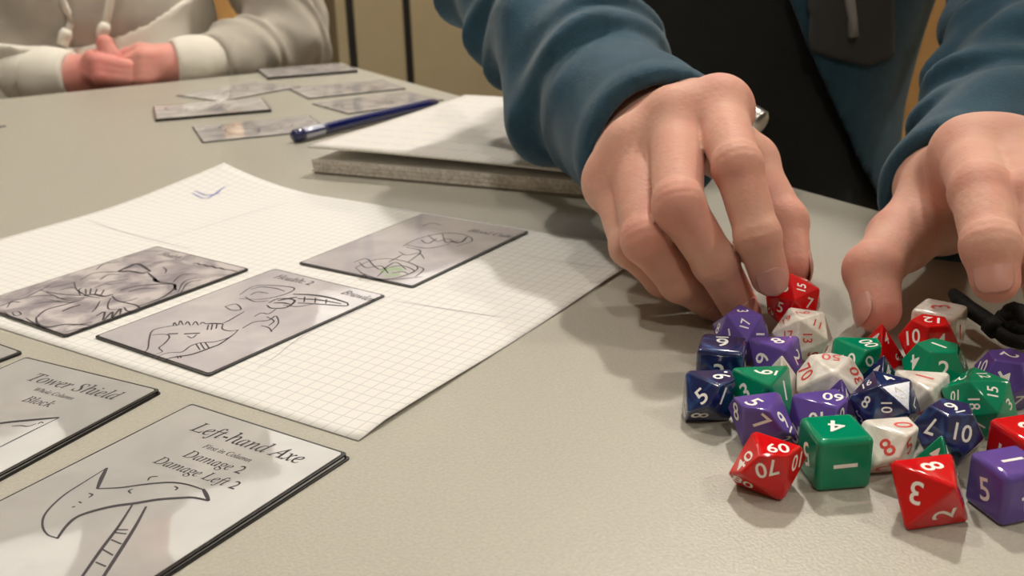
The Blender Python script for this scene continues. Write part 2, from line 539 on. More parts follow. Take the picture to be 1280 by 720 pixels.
def px_lines(lines, ox, oy, sc, z, frame_o, rz, wid, mtl, parent, name, zf=None, wf=1.7):
    """ink strokes traced in photo pixels (crop origin ox, oy and scale sc), laid on a plane at height z (mm), as one flat ribbon mesh"""
    ca, sa = math.cos(-rz), math.sin(-rz)
    V, Fc = [], []
    for ln in lines:
        w = wid
        if isinstance(ln, tuple) and isinstance(ln[0], (int, float)):
            w, ln = ln
        w = w * wf
        P = []
        pts = spline([(x, y) for x, y in ln], 5) if len(ln) > 2 else [np.array(p, float) for p in ln]
        for q in pts:
            p = unproj((ox + q[0] / sc, oy + q[1] / sc), z)
            dx, dy = p[0] - frame_o[0], p[1] - frame_o[1]
            P.append(np.array([ca * dx - sa * dy, sa * dx + ca * dy]))
        n = len(P)
        for i in range(n):
            t = P[min(i + 1, n - 1)] - P[max(i - 1, 0)]
            t = t / (np.linalg.norm(t) + 1e-9)
            nn = np.array([-t[1], t[0]])
            f = 0.55 + 0.45 * math.sin(math.pi * (i + .5) / n)
            hz = (z + 0.04) if zf is None else zf(P[i])
            for s in (1, -1):
                v = P[i] + s * nn * w * 0.5 * f
                V.append((v[0] / 1000, v[1] / 1000, hz / 1000))
            if i:
                k = len(V) - 4
                Fc.append((k, k + 1, k + 3, k + 2))
    return link(name, mesh(name, V, Fc), mtl, parent)

prz = math.atan2(PER[1], PER[0]) - math.pi / 2
zpaper = lambda P: paper_h(-P[0], P[1]) + 0.12
MT['pencil'] = mat('pencil_line', (.42, .42, .45), .8)
for ln in ([(108, 275), (150, 289), (197, 301), (240, 311)], [(197, 300), (250, 285), (320, 264), (360, 253)],
           [(482, 371), (440, 392), (390, 414), (362, 432), (345, 446), (322, 460)],
           [(490, 376), (540, 384), (600, 393), (628, 397)], [(650, 318), (700, 327), (770, 337)]):
    px_lines([ln], 0, 0, 1, 0.4, PB, prz, 0.22, MT['pencil'], pp, 'pencil_line', zpaper)
px_lines([[(240, 240), (255, 244), (268, 240), (280, 234), (287, 231), (279, 229)], [(243, 238), (258, 241), (275, 239)]], 0, 0, 1, 3.0, PB, prz, 0.8, MT['blue_ink'], pp, 'pen_scribble', zpaper)

# ------------------------------------------------------------------ sleeved cards
def card_mat(name, a, b, scale, coat_lean=None):
    m = mat(name, a, 0.5, coat=1.0, coat_rough=0.035, coat_ior=1.62, noise=(scale, b, 3, 0.6, .38, .62))
    nt = m.node_tree; bs = nt.nodes['Principled BSDF']
    tc = nt.nodes.new('ShaderNodeTexCoord')
    n = nt.nodes.new('ShaderNodeTexNoise'); n.inputs['Scale'].default_value = 42; n.inputs['Detail'].default_value = 1
    bp = nt.nodes.new('ShaderNodeBump'); bp.inputs['Strength'].default_value = 0.035; bp.inputs['Distance'].default_value = 0.002
    nt.links.new(tc.outputs['Object'], n.inputs['Vector']); nt.links.new(n.outputs['Fac'], bp.inputs['Height'])
    out = bp.outputs['Normal']
    if coat_lean:                                 # lean added to the flat card's coat normal, steering the mirrored glare
        va = nt.nodes.new('ShaderNodeVectorMath'); va.operation = 'ADD'; va.inputs[1].default_value = coat_lean
        vn = nt.nodes.new('ShaderNodeVectorMath'); vn.operation = 'NORMALIZE'
        nt.links.new(out, va.inputs[0]); nt.links.new(va.outputs[0], vn.inputs[0]); out = vn.outputs[0]
    nt.links.new(out, bs.inputs['Coat Normal'])
    return m
MT['card_grey'] = card_mat('grey_card_print', (0.36, 0.355, 0.35), (0.42, 0.415, 0.405), 30)
_b = np.array([-.38, .92, 0]) * math.tan(math.radians(3.0))
MT['card_axe'] = card_mat('axe_card_print', (0.36, 0.355, 0.35), (0.42, 0.415, 0.405), 30, tuple(float(x) for x in _b))
MT['card_lilac'] = card_mat('lilac_card_print', (0.44, 0.41, 0.45), (0.54, 0.51, 0.53), 38)
MT['card_health'] = card_mat('violet_card_print', (0.26, 0.23, 0.265), (0.60, 0.55, 0.56), 70)
MT['card_far'] = card_mat('mottled_card_print', (0.38, 0.36, 0.375), (0.58, 0.55, 0.55), 60)
MT['sleeve'] = mat('black_card_sleeve', (0.012, 0.011, 0.012), 0.25)
MT['card_edge'] = mat('grey_card_edge', (0.35, 0.33, 0.31), 0.5)
CW, CH = 66.0, 91.0
def card(label, cx, cy, t, face, z=0.0, thick=0.75, tilt=(0, 0), group=None):
    """t = direction (radians) the top of the card points; z, thick in mm"""
    c = empty('playing_card', mm((cx, cy, z)), t - math.pi / 2)
    c.rotation_euler = (tilt[0], tilt[1], t - math.pi / 2)
    c.location.z += math.sin(abs(tilt[0])) * CH / 2000
    tag(c, label, 'card', group)
    slab('sleeve', CW / 1000, CH / 1000, .0011, 0, (thick - .22) / 1000, MT['sleeve'], c, 3)
    slab('card_face', (CW - 2.0) / 1000, (CH - 2.0) / 1000, .0012, (thick - .22) / 1000, thick / 1000, face, c, 4)
    return c
def on_card(c, t, cx, cy, z, lines, ox, oy, sc, wid=0.42, name='ink_drawing', mtl=None, wf=1.7):
    return px_lines(lines, ox, oy, sc, z, (cx, cy), t - math.pi / 2, wid, mtl or MT['ink'], c, name, lambda P: z - c['z0'] + 0.04, wf)
def serif(s):
    """swap Latin letters for the italic serif letters of the built-in font's mathematical alphabet"""
    o = ''
    for ch in s:
        if ch == 'h': o += '\u210e'
        elif 'A' <= ch <= 'Z': o += chr(0x1D434 + ord(ch) - 65)
        elif 'a' <= ch <= 'z': o += chr(0x1D44E + ord(ch) - 97)
        else: o += ch
    return o
def card_text(c, t, cx, cy, z, s, p0, p1, ox, oy, sc, shear=-0.06, xs=1.0):
    """lettering between two traced baseline ends"""
    a = unproj((ox + p0[0] / sc, oy + p0[1] / sc), z); b = unproj((ox + p1[0] / sc, oy + p1[1] / sc), z)
    rz = t - math.pi / 2; ca, sa = math.cos(-rz), math.sin(-rz)
    def loc(p):
        dx, dy = p[0] - cx, p[1] - cy
        return np.array([ca * dx - sa * dy, sa * dx + ca * dy])
    A, B = loc(a), loc(b)
    V, Fc = text_geo(serif(s), 0.004)
    V = V.copy(); V[:, 0] += shear * V[:, 1]
    x0, x1 = V[:, 0].min(), V[:, 0].max()
    d = B - A; L = np.linalg.norm(d); d = d / L; nn = np.array([-d[1], d[0]])
    k = L / (x1 - x0)
    P = [(*( (A + d * (v[0] - x0) * k + nn * v[1] * k * xs) / 1000), (z - c['z0'] + 0.05) / 1000) for v in V]
    return link('lettering', mesh('lettering', P, Fc), MT['ink'], c)

def mk(label, pose, face, z=0.0, thick=0.75, tilt=(0, 0), group=None):
    c = card(label, pose[0], pose[1], pose[2], face, z, thick, tilt, group)
    c['z0'] = z
    return c, pose[2], pose[0], pose[1], z + thick

# the axe card (with another sleeved card right under it)
AX = (-101.56, 243.14, 0.998)
mk('black sleeved card mostly hidden beneath the axe card', (AX[0] + .9, AX[1] - .7, AX[2] - .008), MT['card_grey'], 0, .7)
A = mk('grey sleeved card reading Left-hand Axe with an ink drawn axe', AX, MT['card_axe'], .7, .75)
o8 = (0, 490, 2.844)
card_text(*A, 'Left-hand Axe', (672, 135), (1055, 255), *o8, xs=1.12)
card_text(*A, 'First in Column', (717, 197), (885, 250), *o8, xs=1.1)
card_text(*A, 'Damage 2', (645, 228), (850, 292), *o8, xs=1.1)
card_text(*A, 'Damage Left 2', (540, 250), (830, 347), *o8, xs=1.1)
on_card(*A, [(0.55, [(380, 270), (300, 320), (230, 365), (180, 410), (155, 445), (152, 480), (170, 508), (205, 520)]),
             (1.1, [(380, 270), (362, 305), (346, 344)]), (0.7, [(346, 344), (430, 340), (520, 328), (600, 322), (660, 328), (722, 347)]),
             (1.0, [(722, 345), (733, 365), (743, 387)]), (1.1, [(743, 387), (690, 376), (640, 377), (560, 383), (480, 396), (400, 407), (320, 427), (270, 447), (235, 478), (203, 522)]),
             [(525, 315), (535, 303), (562, 300)], [(472, 345), (458, 352), (466, 361)], [(620, 335), (631, 342), (622, 350)], [(316, 360), (329, 366), (315, 376)],
             [(255, 410), (268, 407)], [(280, 390), (290, 395)],
             (0.8, [(470, 402), (420, 480), (360, 560), (290, 660), (230, 750)]), (0.9, [(520, 407), (480, 480), (430, 560), (366, 660), (310, 750)]),
             [(408, 500), (450, 505)], [(415, 490), (455, 490)], [(395, 525), (432, 541)], [(365, 560), (402, 581)], [(340, 605), (377, 621)]],
        *o8, wid=0.5, wf=1.2)
# the tower shield card
TW = (-168.91, 285.88, 1.0816)
mk('black sleeved card mostly hidden beneath the tower shield card', (TW[0] + .8, TW[1] - .9, TW[2] + .006), MT['card_grey'], 0, .7)
T_ = mk('grey sleeved card reading Tower Shield and Block', TW, MT['card_grey'], .7, .75)
o7 = (0, 420, 4.0)
card_text(*T_, 'Tower Shield', (130, 220), (562, 320), *o7, xs=1.12)
card_text(*T_, 'Whole Column', (163, 272), (356, 320), *o7, xs=1.1)
card_text(*T_, 'Block', (103, 325), (243, 357), *o7, xs=1.1)
on_card(*T_, [(1.2, [(-200, 470), (0, 437), (150, 421), (296, 408)]), [(290, 412), (200, 455), (100, 505), (0, 555), (-200, 650)],
              [(60, 452), (100, 448), (140, 452), (182, 438)], [(190, 440), (205, 431), (217, 436)]], *o7, wid=0.45, wf=1.2)
# a card whose corner shows above the tower shield card
q = unproj((28.5, 440.5), .7); tq = 0.975
upv = np.array([math.cos(tq), math.sin(tq)]); rtv = np.array([math.sin(tq), -math.cos(tq)])
cq = q[:2] - rtv * CW / 2 - upv * CH / 2
mk('black edged card just behind the tower shield card', (cq[0], cq[1], tq), MT['card_grey'], 0, 1.2)
# three creature cards on the graph paper
zp = 0.65
BR = (-105.38, 377.19, 0.9487)
B_ = mk('lilac sleeved card with a sketched spiky creature, reading Brawler', BR, MT['card_lilac'], zp, .8)
o6 = (100, 260, 2.207); o5 = (0, 290, 4.0)
card_text(*B_, 'Brawler', (717, 236), (803, 258), *o6, xs=1.2)
card_text(*B_, 'Health: 2', (532, 192), (632, 213), *o6, xs=1.2)
on_card(*B_, [[(705, 612), (738, 585), (745, 540), (757, 500), (790, 482), (860, 470), (905, 462)],
              [(865, 470), (872, 453), (886, 470)], [(892, 466), (902, 444), (916, 466)], [(926, 464), (938, 448), (952, 468)], [(962, 466), (978, 448), (992, 467)], [(1000, 462), (1012, 452), (1030, 460)],
              (.8, [(1030, 460), (1070, 458), (1115, 460)]), [(1115, 460), (1112, 485), (1150, 495), (1192, 490)], [(1115, 457), (1150, 440), (1222, 398)],
              [(757, 516), (800, 512), (838, 514), (846, 530), (820, 560), (795, 580), (812, 598), (780, 612)],
              [(762, 632), (840, 605), (910, 600), (950, 572), (1000, 555), (1080, 548), (1150, 525), (1192, 490)],
              (.6, [(800, 642), (880, 625), (960, 612), (1050, 580), (1100, 560), (1165, 515)]), (.7, [(840, 510), (890, 508)]), (.7, [(920, 510), (1000, 506)]),
              [(935, 520), (960, 530), (985, 512)], [(1042, 465), (1036, 490)], [(1062, 462), (1056, 490)], [(1085, 462), (1080, 484)], [(980, 560), (1000, 590)], [(1002, 556), (1022, 586)], [(1025, 552), (1045, 580)],
              [(884, 620), (892, 632)], [(900, 618), (906, 630)]], *o5, wid=0.38)
on_card(*B_, [[(400, 272), (430, 265), (444, 280), (418, 282), (400, 272)], [(440, 240), (480, 216), (540, 214), (592, 222), (560, 240), (500, 252), (440, 250)],
              (.9, [(588, 238), (640, 240), (690, 248), (738, 262)]), (.6, [(738, 262), (734, 270), (670, 266), (600, 262)]), (.6, [(520, 262), (550, 250), (592, 255), (570, 274), (530, 277), (515, 268)]),
              (.7, [(535, 262), (560, 262), (580, 266)]), [(448, 332), (480, 315), (520, 310), (540, 298), (547, 318), (525, 342)], [(500, 325), (520, 330), (530, 342)],
              [(470, 240), (490, 232), (520, 236)], [(620, 245), (618, 260)], [(650, 248), (648, 262)], [(680, 252), (678, 264)], (.8, [(545, 256), (575, 250), (600, 246)]), (.7, [(600, 250), (660, 254), (720, 264)]), [(560, 268), (600, 272), (640, 266)], [(540, 280), (520, 292), (500, 290), (480, 300)], [(515, 300), (535, 312), (520, 325)], [(470, 225), (500, 218), (540, 222), (565, 230)], [(455, 245), (480, 258), (520, 256)]], *o6, wid=0.38)
CU = (-43.72, 460.11, 0.9795)
C_ = mk('pale lilac sleeved card with a sketched green creature, reading Blood Cultist', CU, MT['card_lilac'], zp, .8)
card_text(*C_, 'Blood Cultist', (1068, 64), (1200, 86), *o6, xs=1.25)
on_card(*C_, [[(760, 165), (800, 146), (850, 140), (905, 150), (932, 166), (900, 185), (850, 196), (795, 190), (760, 165)], [(820, 190), (848, 166), (890, 160), (922, 175), (880, 191)],
              [(890, 106), (930, 86), (1000, 70), (1060, 74), (1082, 90), (1040, 106)], [(898, 102), (960, 111), (1020, 100)], [(770, 178), (840, 197), (945, 190)], [(800, 150), (830, 170), (870, 150), (900, 170)],
              [(905, 150), (940, 120), (900, 108)], [(1000, 72), (1010, 95), (1045, 90)], [(755, 150), (790, 140), (810, 160)], [(945, 50), (970, 42), (1000, 48)], [(860, 180), (890, 176), (905, 182)],
              [(930, 160), (948, 170), (925, 190)], [(940, 88), (960, 98), (985, 84)], [(770, 150), (790, 165), (830, 160), (850, 180)], [(880, 120), (900, 130), (935, 125), (950, 140)], [(850, 150), (870, 140), (890, 128)], (.7, [(1068, 80), (1050, 95), (1020, 92)]), [(790, 182), (770, 190), (800, 196)], [(960, 75), (985, 92), (1015, 85), (1040, 98)]], *o6, wid=0.4)
on_card(*C_, [(3.0, [(830, 178), (860, 168), (890, 172)]), (2.2, [(840, 188), (865, 184), (885, 184)])], *o6, name='green_wash', mtl=mat('green_wash', (.30, .38, .24), .6))
HE = (-170.61, 416.58, 0.9481)
H_ = mk('violet sleeved card with a dense ink creature, lying beside the Brawler card', HE, MT['card_health'], zp, .8)
card_text(*H_, 'Health', (788, 112), (882, 137), *o5, xs=1.2)
hl = [[(35, 378), (60, 346), (120, 330), (200, 292), (252, 266)], [(370, 250), (385, 290), (440, 320), (500, 330)], [(200, 292), (300, 310), (440, 320)], [(230, 302), (340, 342), (440, 325)],
      (.7, [(180, 430), (190, 460), (240, 476), (330, 462), (452, 466)]), (.6, [(180, 430), (230, 390), (330, 362), (420, 335)]), (.8, [(310, 397), (350, 380), (402, 364)]),
      (.6, [(560, 320), (590, 345), (680, 366), (692, 385), (640, 396), (620, 376)]), [(555, 330), (540, 360), (545, 386), (592, 386)],
      (.6, [(480, 420), (522, 400), (514, 442)]), (.6, [(520, 440), (562, 400), (556, 437)]), (.6, [(560, 430), (602, 384), (600, 412)]),
      (.7, [(690, 372), (750, 352), (810, 328), (862, 292), (871, 262), (780, 262), (680, 272), (600, 292)]), [(866, 252), (886, 230), (920, 212), (992, 210)], (.7, [(871, 262), (880, 292)]),
      (1.1, [(590, 197), (640, 176), (690, 160), (752, 196)]), (.9, [(752, 196), (710, 206), (650, 196), (590, 197)]), (.8, [(740, 205), (775, 235), (790, 250), (862, 256)]), [(815, 175), (831, 190), (826, 206)],
      [(480, 190), (520, 160), (602, 150)], [(400, 240), (470, 206), (560, 200), (640, 200)], (1.3, [(770, 232), (780, 245), (800, 244)]),
      [(890, 300), (920, 250), (985, 228)], [(905, 302), (940, 255), (1005, 240)], (.9, [(420, 318), (470, 312), (520, 322), (565, 312)]), [(400, 318), (395, 290), (410, 280)], [(430, 312), (428, 285)], [(450, 310), (455, 282)], [(475, 310), (485, 285)], [(505, 315), (520, 290)],
      [(250, 340), (340, 352), (400, 342)], [(60, 402), (90, 398), (105, 412), (75, 418), (60, 402)], [(20, 400), (60, 425), (120, 440)], [(460, 400), (480, 380), (500, 345)], [(340, 470), (400, 462), (460, 450)],
      [(280, 330), (350, 332), (420, 328)], [(120, 335), (180, 320), (260, 318)], [(160, 360), (240, 350), (320, 350)], [(520, 255), (580, 245), (640, 235)], [(500, 240), (540, 215), (600, 212)], [(470, 280), (520, 262), (560, 262)],
      [(600, 350), (640, 345), (690, 330)], [(640, 300), (700, 285), (780, 280)], (.5, [(0, 372), (60, 350), (100, 352)]), [(130, 430), (160, 450), (200, 470)], [(330, 500), (380, 488), (470, 468)],
      [(250, 280), (330, 262), (380, 250)], [(300, 290), (350, 278), (372, 280)]]
on_card(*H_, hl, *o5, wid=0.42)
on_card(*H_, [[(965, 160), (985, 156), (1000, 163), (1020, 164), (1040, 172), (1060, 172), (1080, 180), (1100, 180), (1120, 187), (1150, 190), (1185, 198)]], *o5, wid=0.8, name='small_writing')
# cards on the far side of the table
def far(label, cx, cy, ang, thick, z=0.0):
    c, t, x, y, zt = mk(label, (cx, cy, math.radians(ang)), MT['card_far'], z, thick, group='cards by the person in the hoodie')
    rnd = random.Random(int(cx * 7 + cy))
    L = []
    for k in range(9):
        a0 = rnd.uniform(0, 6.28); r0 = rnd.uniform(6, 17); x0 = rnd.uniform(-16, 16); y0 = rnd.uniform(-26, 18)
        L.append([(x0 + r0 * math.cos(a0 + i * .7) * (1 + .3 * rnd.random()), y0 + r0 * math.sin(a0 + i * .7)) for i in range(4)])
    V, Fc = [], []
    for ln in L:
        P = spline(ln, 4)
        for i, p in enumerate(P):
            tt_ = P[min(i + 1, len(P) - 1)] - P[max(i - 1, 0)]; tt_ = tt_ / np.linalg.norm(tt_); nn = np.array([-tt_[1], tt_[0]])
            for s in (1, -1): V.append((*((p + s * nn * .35) / 1000), (thick + .05) / 1000))
            if i: k = len(V) - 4; Fc.append((k, k + 1, k + 3, k + 2))
    link('ink_drawing', mesh('ink_drawing', V, Fc), MT['ink'], c)
    return c
far('thick sleeved card with black edge in front of the folded hands', -246, 855, 19, 2.4)
far('sleeved card lying askew behind the thick black edged one', -246, 951, 52, .9)
far('thick stack of sleeved cards nearest the corner of the table', -204, 1067, 21, 2.6)
far('sleeved card lying between the card stack and the blue pen', -146, 945, 26, 1.2)
far('sleeved card lying right beside the far end of the blue pen', -109, 870, 36, .9)
far('pale sleeved card lying under the near end of the pen', -187, 768, 22, .9)
q = unproj((8.5, 158), 0); tq = math.radians(60)
upv = np.array([math.cos(tq), math.sin(tq)]); rtv = np.array([math.sin(tq), -math.cos(tq)])
cq = q[:2] - rtv * CW / 2 - upv * CH / 2
far('sleeved card lying apart, away from the other far cards', cq[0], cq[1], 60, .8)

# ------------------------------------------------------------------ notebook with lifted pages
MT['page_edge'] = mat('page_edges', (0.86, 0.83, 0.78), 0.8, noise=(420, (0.60, 0.56, 0.51), 3, 0.3, .35, .65))
MT['page'] = grid_mat('notebook_page', (0.78, 0.75, 0.70), (0.62, 0.62, 0.66), 0.005, 0.0004)
NR = math.atan2(-78, 168)
nbk = empty('notebook', mm((-121, 619, 0)), NR)
tag(nbk, 'thick squared notebook under the blue sleeve, its top pages lifted', 'notebook')
NW, ND = 0.205, 0.212
rng = random.Random(2)
for i in range(7):                                       # leaves of the closed block, slightly uneven
    z0 = i * 1.25 / 1000
    d = rng.uniform(-.0008, .0008)
    o = box('page_stack', d, NW + d, rng.uniform(0, .0012), ND, z0, z0 + 1.22 / 1000, MT['page_edge'] if i not in (0,) else mat('notebook_back_cover', (.42, .40, .37), .7), nbk)
o = box('page', 0.0006, NW, 0.0006, ND, .00875, .0089, MT['page'], nbk)
V, Fc = [], []                                            # lifted bundle: sheets bowed up towards the near left corner
n = 20
for s in (0, 1):
    for j in range(n + 1):
        for i in range(n + 1):
            x, y = NW * i / n, ND * j / n
            lift = 7.2 * (1 - .30 * i / n) * (0.55 + .45 * (1 - j / n)) + 0.8 * math.sin(5 * i / n) * (1 - j / n)
            e = 0.6 * math.sin(9 * i / n + 1) * (1 - j / n)
            V.append((x + .0025 * math.sin(j / n * 3), y - .002, (8.9 + lift + e * .3 + s * 1.5) / 1000))
m_ = (n + 1)**2
for j in range(n):
    for i in range(n):
        q = j * (n + 1) + i
        Fc += [(q, q + n + 1, q + n + 2, q + 1), (m_ + q, m_ + q + 1, m_ + q + n + 2, m_ + q + n + 1)]
for i in range(n):
    for a, b in ((i, i + 1), (n * (n + 1) + i + 1, n * (n + 1) + i), ((i + 1) * (n + 1), i * (n + 1)), (i * (n + 1) + n, (i + 1) * (n + 1) + n)):
        Fc.append((a, b, m_ + b, m_ + a))
lp = link('lifted_pages', mesh('lifted_pages', V, Fc), MT['page'], nbk, True)
# handwriting lines on the lifted pages
V, Fc = [], []
for r in range(9):
    yy = .02 + .02 * r
    xx = .012
    while xx < .15 * (.6 + .4 * rng.random()):
        w_ = rng.uniform(.006, .016)
        P = [np.array([xx + w_ * k / 8, yy + .0014 * math.sin(k * 2.1 + r) * (k % 2)]) for k in range(9)]
        for i, p in enumerate(P):
            jj = p[1] / ND; ii = p[0] / NW
            z = (8.9 + 7.2 * (1 - .30 * ii) * (0.55 + .45 * (1 - jj)) + .8 * math.sin(5 * ii) * (1 - jj) + .18 * math.sin(9 * ii + 1) * (1 - jj) + 1.58) / 1000
            for s in (1, -1): V.append((p[0], p[1] - .002 + s * .0003, z))
            if i: k = len(V) - 4; Fc.append((k + 2, k + 3, k + 1, k))
        xx += w_ + .004
link('handwriting', mesh('handwriting', V, Fc), mat('faded_pen', (.45, .45, .60), .8), nbk)

# ------------------------------------------------------------------ pen
pa = unproj((366, 171), 4.6); pb = unproj((549, 128), 4.6)
pa = np.array([pa[0], pa[1], 4.9]); pb = np.array([pb[0], pb[1], 5.4])
pen = empty('ballpoint_pen', mm(((pa + pb) / 2) * np.array([1, 1, 0])))
tag(pen, 'dark blue ballpoint pen lying beside the notebook', 'pen')
def along(s): return (pa + (pb - pa) * s - (pa + pb) / 2 * np.array([1, 1, 0])) / 1000
MT['pen_blue'] = mat('pen_blue', (0.006, 0.010, 0.11), 0.15, coat=1.0)
MT['pen_clear'] = mat('pen_clear_plastic', (0.62, 0.64, 0.78), 0.08, coat=1.0)
tube('barrel', [along(s) for s in (.17, .18, .5, .90, .955, .99, 1.0)], [.0040, .0042, .0042, .0042, .0034, .0014, .0006], MT['pen_blue'], pen, 16)
tube('cap', [along(s) for s in (0.0, .012, .05, .06)], [.0030, .0046, .0047, .0044], MT['pen_blue'], pen, 16)
tube('clear_collar', [along(s) for s in (.055, .06, .175, .18)], [.0040, .0044, .0044, .0041], MT['pen_clear'], pen, 16)
off = np.array([.0012, -.0046, .0012])
tube('clip', [along(.02) + off * .8, along(.04) + off * 1.15, along(.2) + off * 1.1, along(.215) + off * .95], [.0008, .0011, .0011, .0007], MT['pen_blue'], pen, 8)

# ------------------------------------------------------------------ dice
def hull_faces(V):
    import itertools
    V = np.array(V, float); faces = {}
    eps = 1e-3 * abs(V).max()
    for i, j, k in itertools.combinations(range(len(V)), 3):
        nn = np.cross(V[j] - V[i], V[k] - V[i]); l = np.linalg.norm(nn)
        if l < 1e-6: continue
        nn /= l; d = V @ nn - V[i] @ nn
        if d.max() < eps: pass
        elif d.min() > -eps: nn = -nn; d = -d
        else: continue
        faces[tuple(sorted(np.where(abs(d) < eps)[0]))] = nn
    out = []
    for idx, nn in faces.items():
        c = V[list(idx)].mean(0); a = V[idx[0]] - c; a /= np.linalg.norm(a); b = np.cross(nn, a)
        ang = [np.arctan2((V[i] - c) @ b, (V[i] - c) @ a) for i in idx]
        out.append([int(idx[q]) for q in np.argsort(ang)])
    return out
_ph = (1 + 5**.5) / 2
def die_poly(t):
    if t == 'd4': V = [(1, 1, 1), (1, -1, -1), (-1, 1, -1), (-1, -1, 1)]
    if t == 'd6': V = [(x, y, z) for x in (-1, 1) for y in (-1, 1) for z in (-1, 1)]
    if t == 'd8': V = [(1, 0, 0), (-1, 0, 0), (0, 1, 0), (0, -1, 0), (0, 0, 1), (0, 0, -1)]
    if t == 'd10':
        h = .95; e = h * np.tan(np.pi / 10)**2
        V = [(0, 0, h), (0, 0, -h)] + [(np.cos(np.pi / 5 * i), np.sin(np.pi / 5 * i), e if i % 2 == 0 else -e) for i in range(10)]
    if t == 'd12': V = [(x, y, z) for x in (-1, 1) for y in (-1, 1) for z in (-1, 1)] + [q for a in (-1, 1) for b in (-1, 1) for q in ((0, a / _ph, b * _ph), (a / _ph, b * _ph, 0), (b * _ph, 0, a / _ph))]
    if t == 'd20': V = [q for a in (-1, 1) for b in (-1, 1) for q in ((0, a, b * _ph), (a, b * _ph, 0), (b * _ph, 0, a))]
    V = np.array(V, float); Fc = hull_faces(V)
    N = []
    for f in Fc:
        n = np.cross(V[f[1]] - V[f[0]], V[f[2]] - V[f[0]]); N.append(n / np.linalg.norm(n))
    N = np.array(N)
    size = {'d4': 14., 'd6': 15.5, 'd8': 14.8, 'd10': 14.8, 'd12': 17., 'd20': 18.2}[t]
    return V * size / ((V @ N[0]).max() - (V @ N[0]).min()), Fc, N
POLY = {t: die_poly(t) for t in ('d4', 'd6', 'd8', 'd10', 'd12', 'd20')}
BEV = {'d4': .7, 'd6': 1.7, 'd8': .85, 'd10': .85, 'd12': .65, 'd20': .5}
DIGIT = {'d4': 3.4, 'd6': 6.6, 'd8': 6.0, 'd10': 5.6, 'd12': 5.2, 'd20': 4.0}
FACES = {'d4': 4, 'd6': 6, 'd8': 8, 'd10': 10, 'd12': 12, 'd20': 20}
MT['die_red'] = mat('red_die', (0.56, 0.006, 0.008), 0.3, coat=1.0, coat_rough=0.03, spec=0.0)
MT['die_green'] = mat('green_die', (0.0, 0.215, 0.105), 0.3, coat=1.0, coat_rough=0.03, spec=0.0)
MT['die_purple'] = mat('purple_die', (0.105, 0.06, 0.29), 0.3, coat=1.0, coat_rough=0.03, spec=0.0)
MT['die_blue'] = mat('marbled_navy_die', (0.004, 0.012, 0.085), 0.2, coat=1.0, coat_rough=0.03, noise=(75, (0.03, 0.11, 0.32), 2, 2.5, .54, .80))
MT['die_white'] = mat('pearl_white_die', (0.70, 0.65, 0.58), 0.2, coat=1.0, coat_rough=0.04, noise=(85, (0.88, 0.84, 0.78), 2, 3.0, .40, .62))
MT['num_white'] = mat('white_numerals', (0.82, 0.80, 0.75), 0.5)
MT['num_red'] = mat('red_numerals', (0.60, 0.05, 0.035), 0.5)
_DIE = {}
def die_mesh(t, s, col):
    if (t, s, col) in _DIE: return _DIE[(t, s, col)]
    V, Fc, N = POLY[t]
    bm = bmesh.new()
    vs = [bm.verts.new(v * s / 1000) for v in V]
    for f in Fc: bm.faces.new([vs[i] for i in f])
    bmesh.ops.bevel(bm, geom=list(bm.edges), offset=BEV[t] / 1000, segments=4, profile=0.5, affect='EDGES')
    me = bm_mesh(bm, 'die_' + t)
    me.materials.append(MT['die_' + col])
    me.polygons.foreach_set('use_smooth', [True] * len(me.polygons))
    big = sorted([p.area for p in me.polygons])[-len(Fc):][0] * .95
    me.polygons.foreach_set('use_smooth', [p.area < big for p in me.polygons])
    _DIE[(t, s, col)] = me
    return me
def numeral_geo(txt, size):
    """glyphs centred on the origin, size = digit height, mm"""
    core = txt.rstrip('_.')
    V, Fc = text_geo(core, 0.010)
    V = V[:, :2]
    h0, h1 = V[:, 1].min(), V[:, 1].max()
    k = size / (h1 - h0)
    P = (V - np.array([(V[:, 0].min() + V[:, 0].max()) / 2, (h0 + h1) / 2])) * k
    if len(core) > 1: P[:, 0] *= 0.92
    P = [tuple(p) for p in P]; Fc = list(Fc)
    if txt[-1] == '_':
        n = len(P); w = size * .32
        P += [(-w, -size * .72), (w, -size * .72), (w, -size * .60), (-w, -size * .60)]; Fc.append((n, n + 1, n + 2, n + 3))
    if txt[-1] == '.':
        n = len(P); c = (size * .48, -size * .42)
        P += [(c[0] + .11 * size * math.cos(a * math.pi / 5), c[1] + .11 * size * math.sin(a * math.pi / 5)) for a in range(10)]; Fc.append(tuple(range(n, n + 10)))
    return P, Fc
KIND = {'d4': 'four_sided_die', 'd6': 'six_sided_die', 'd8': 'eight_sided_die', 'd10': 'ten_sided_die', 'd12': 'twelve_sided_die', 'd20': 'twenty_sided_die'}
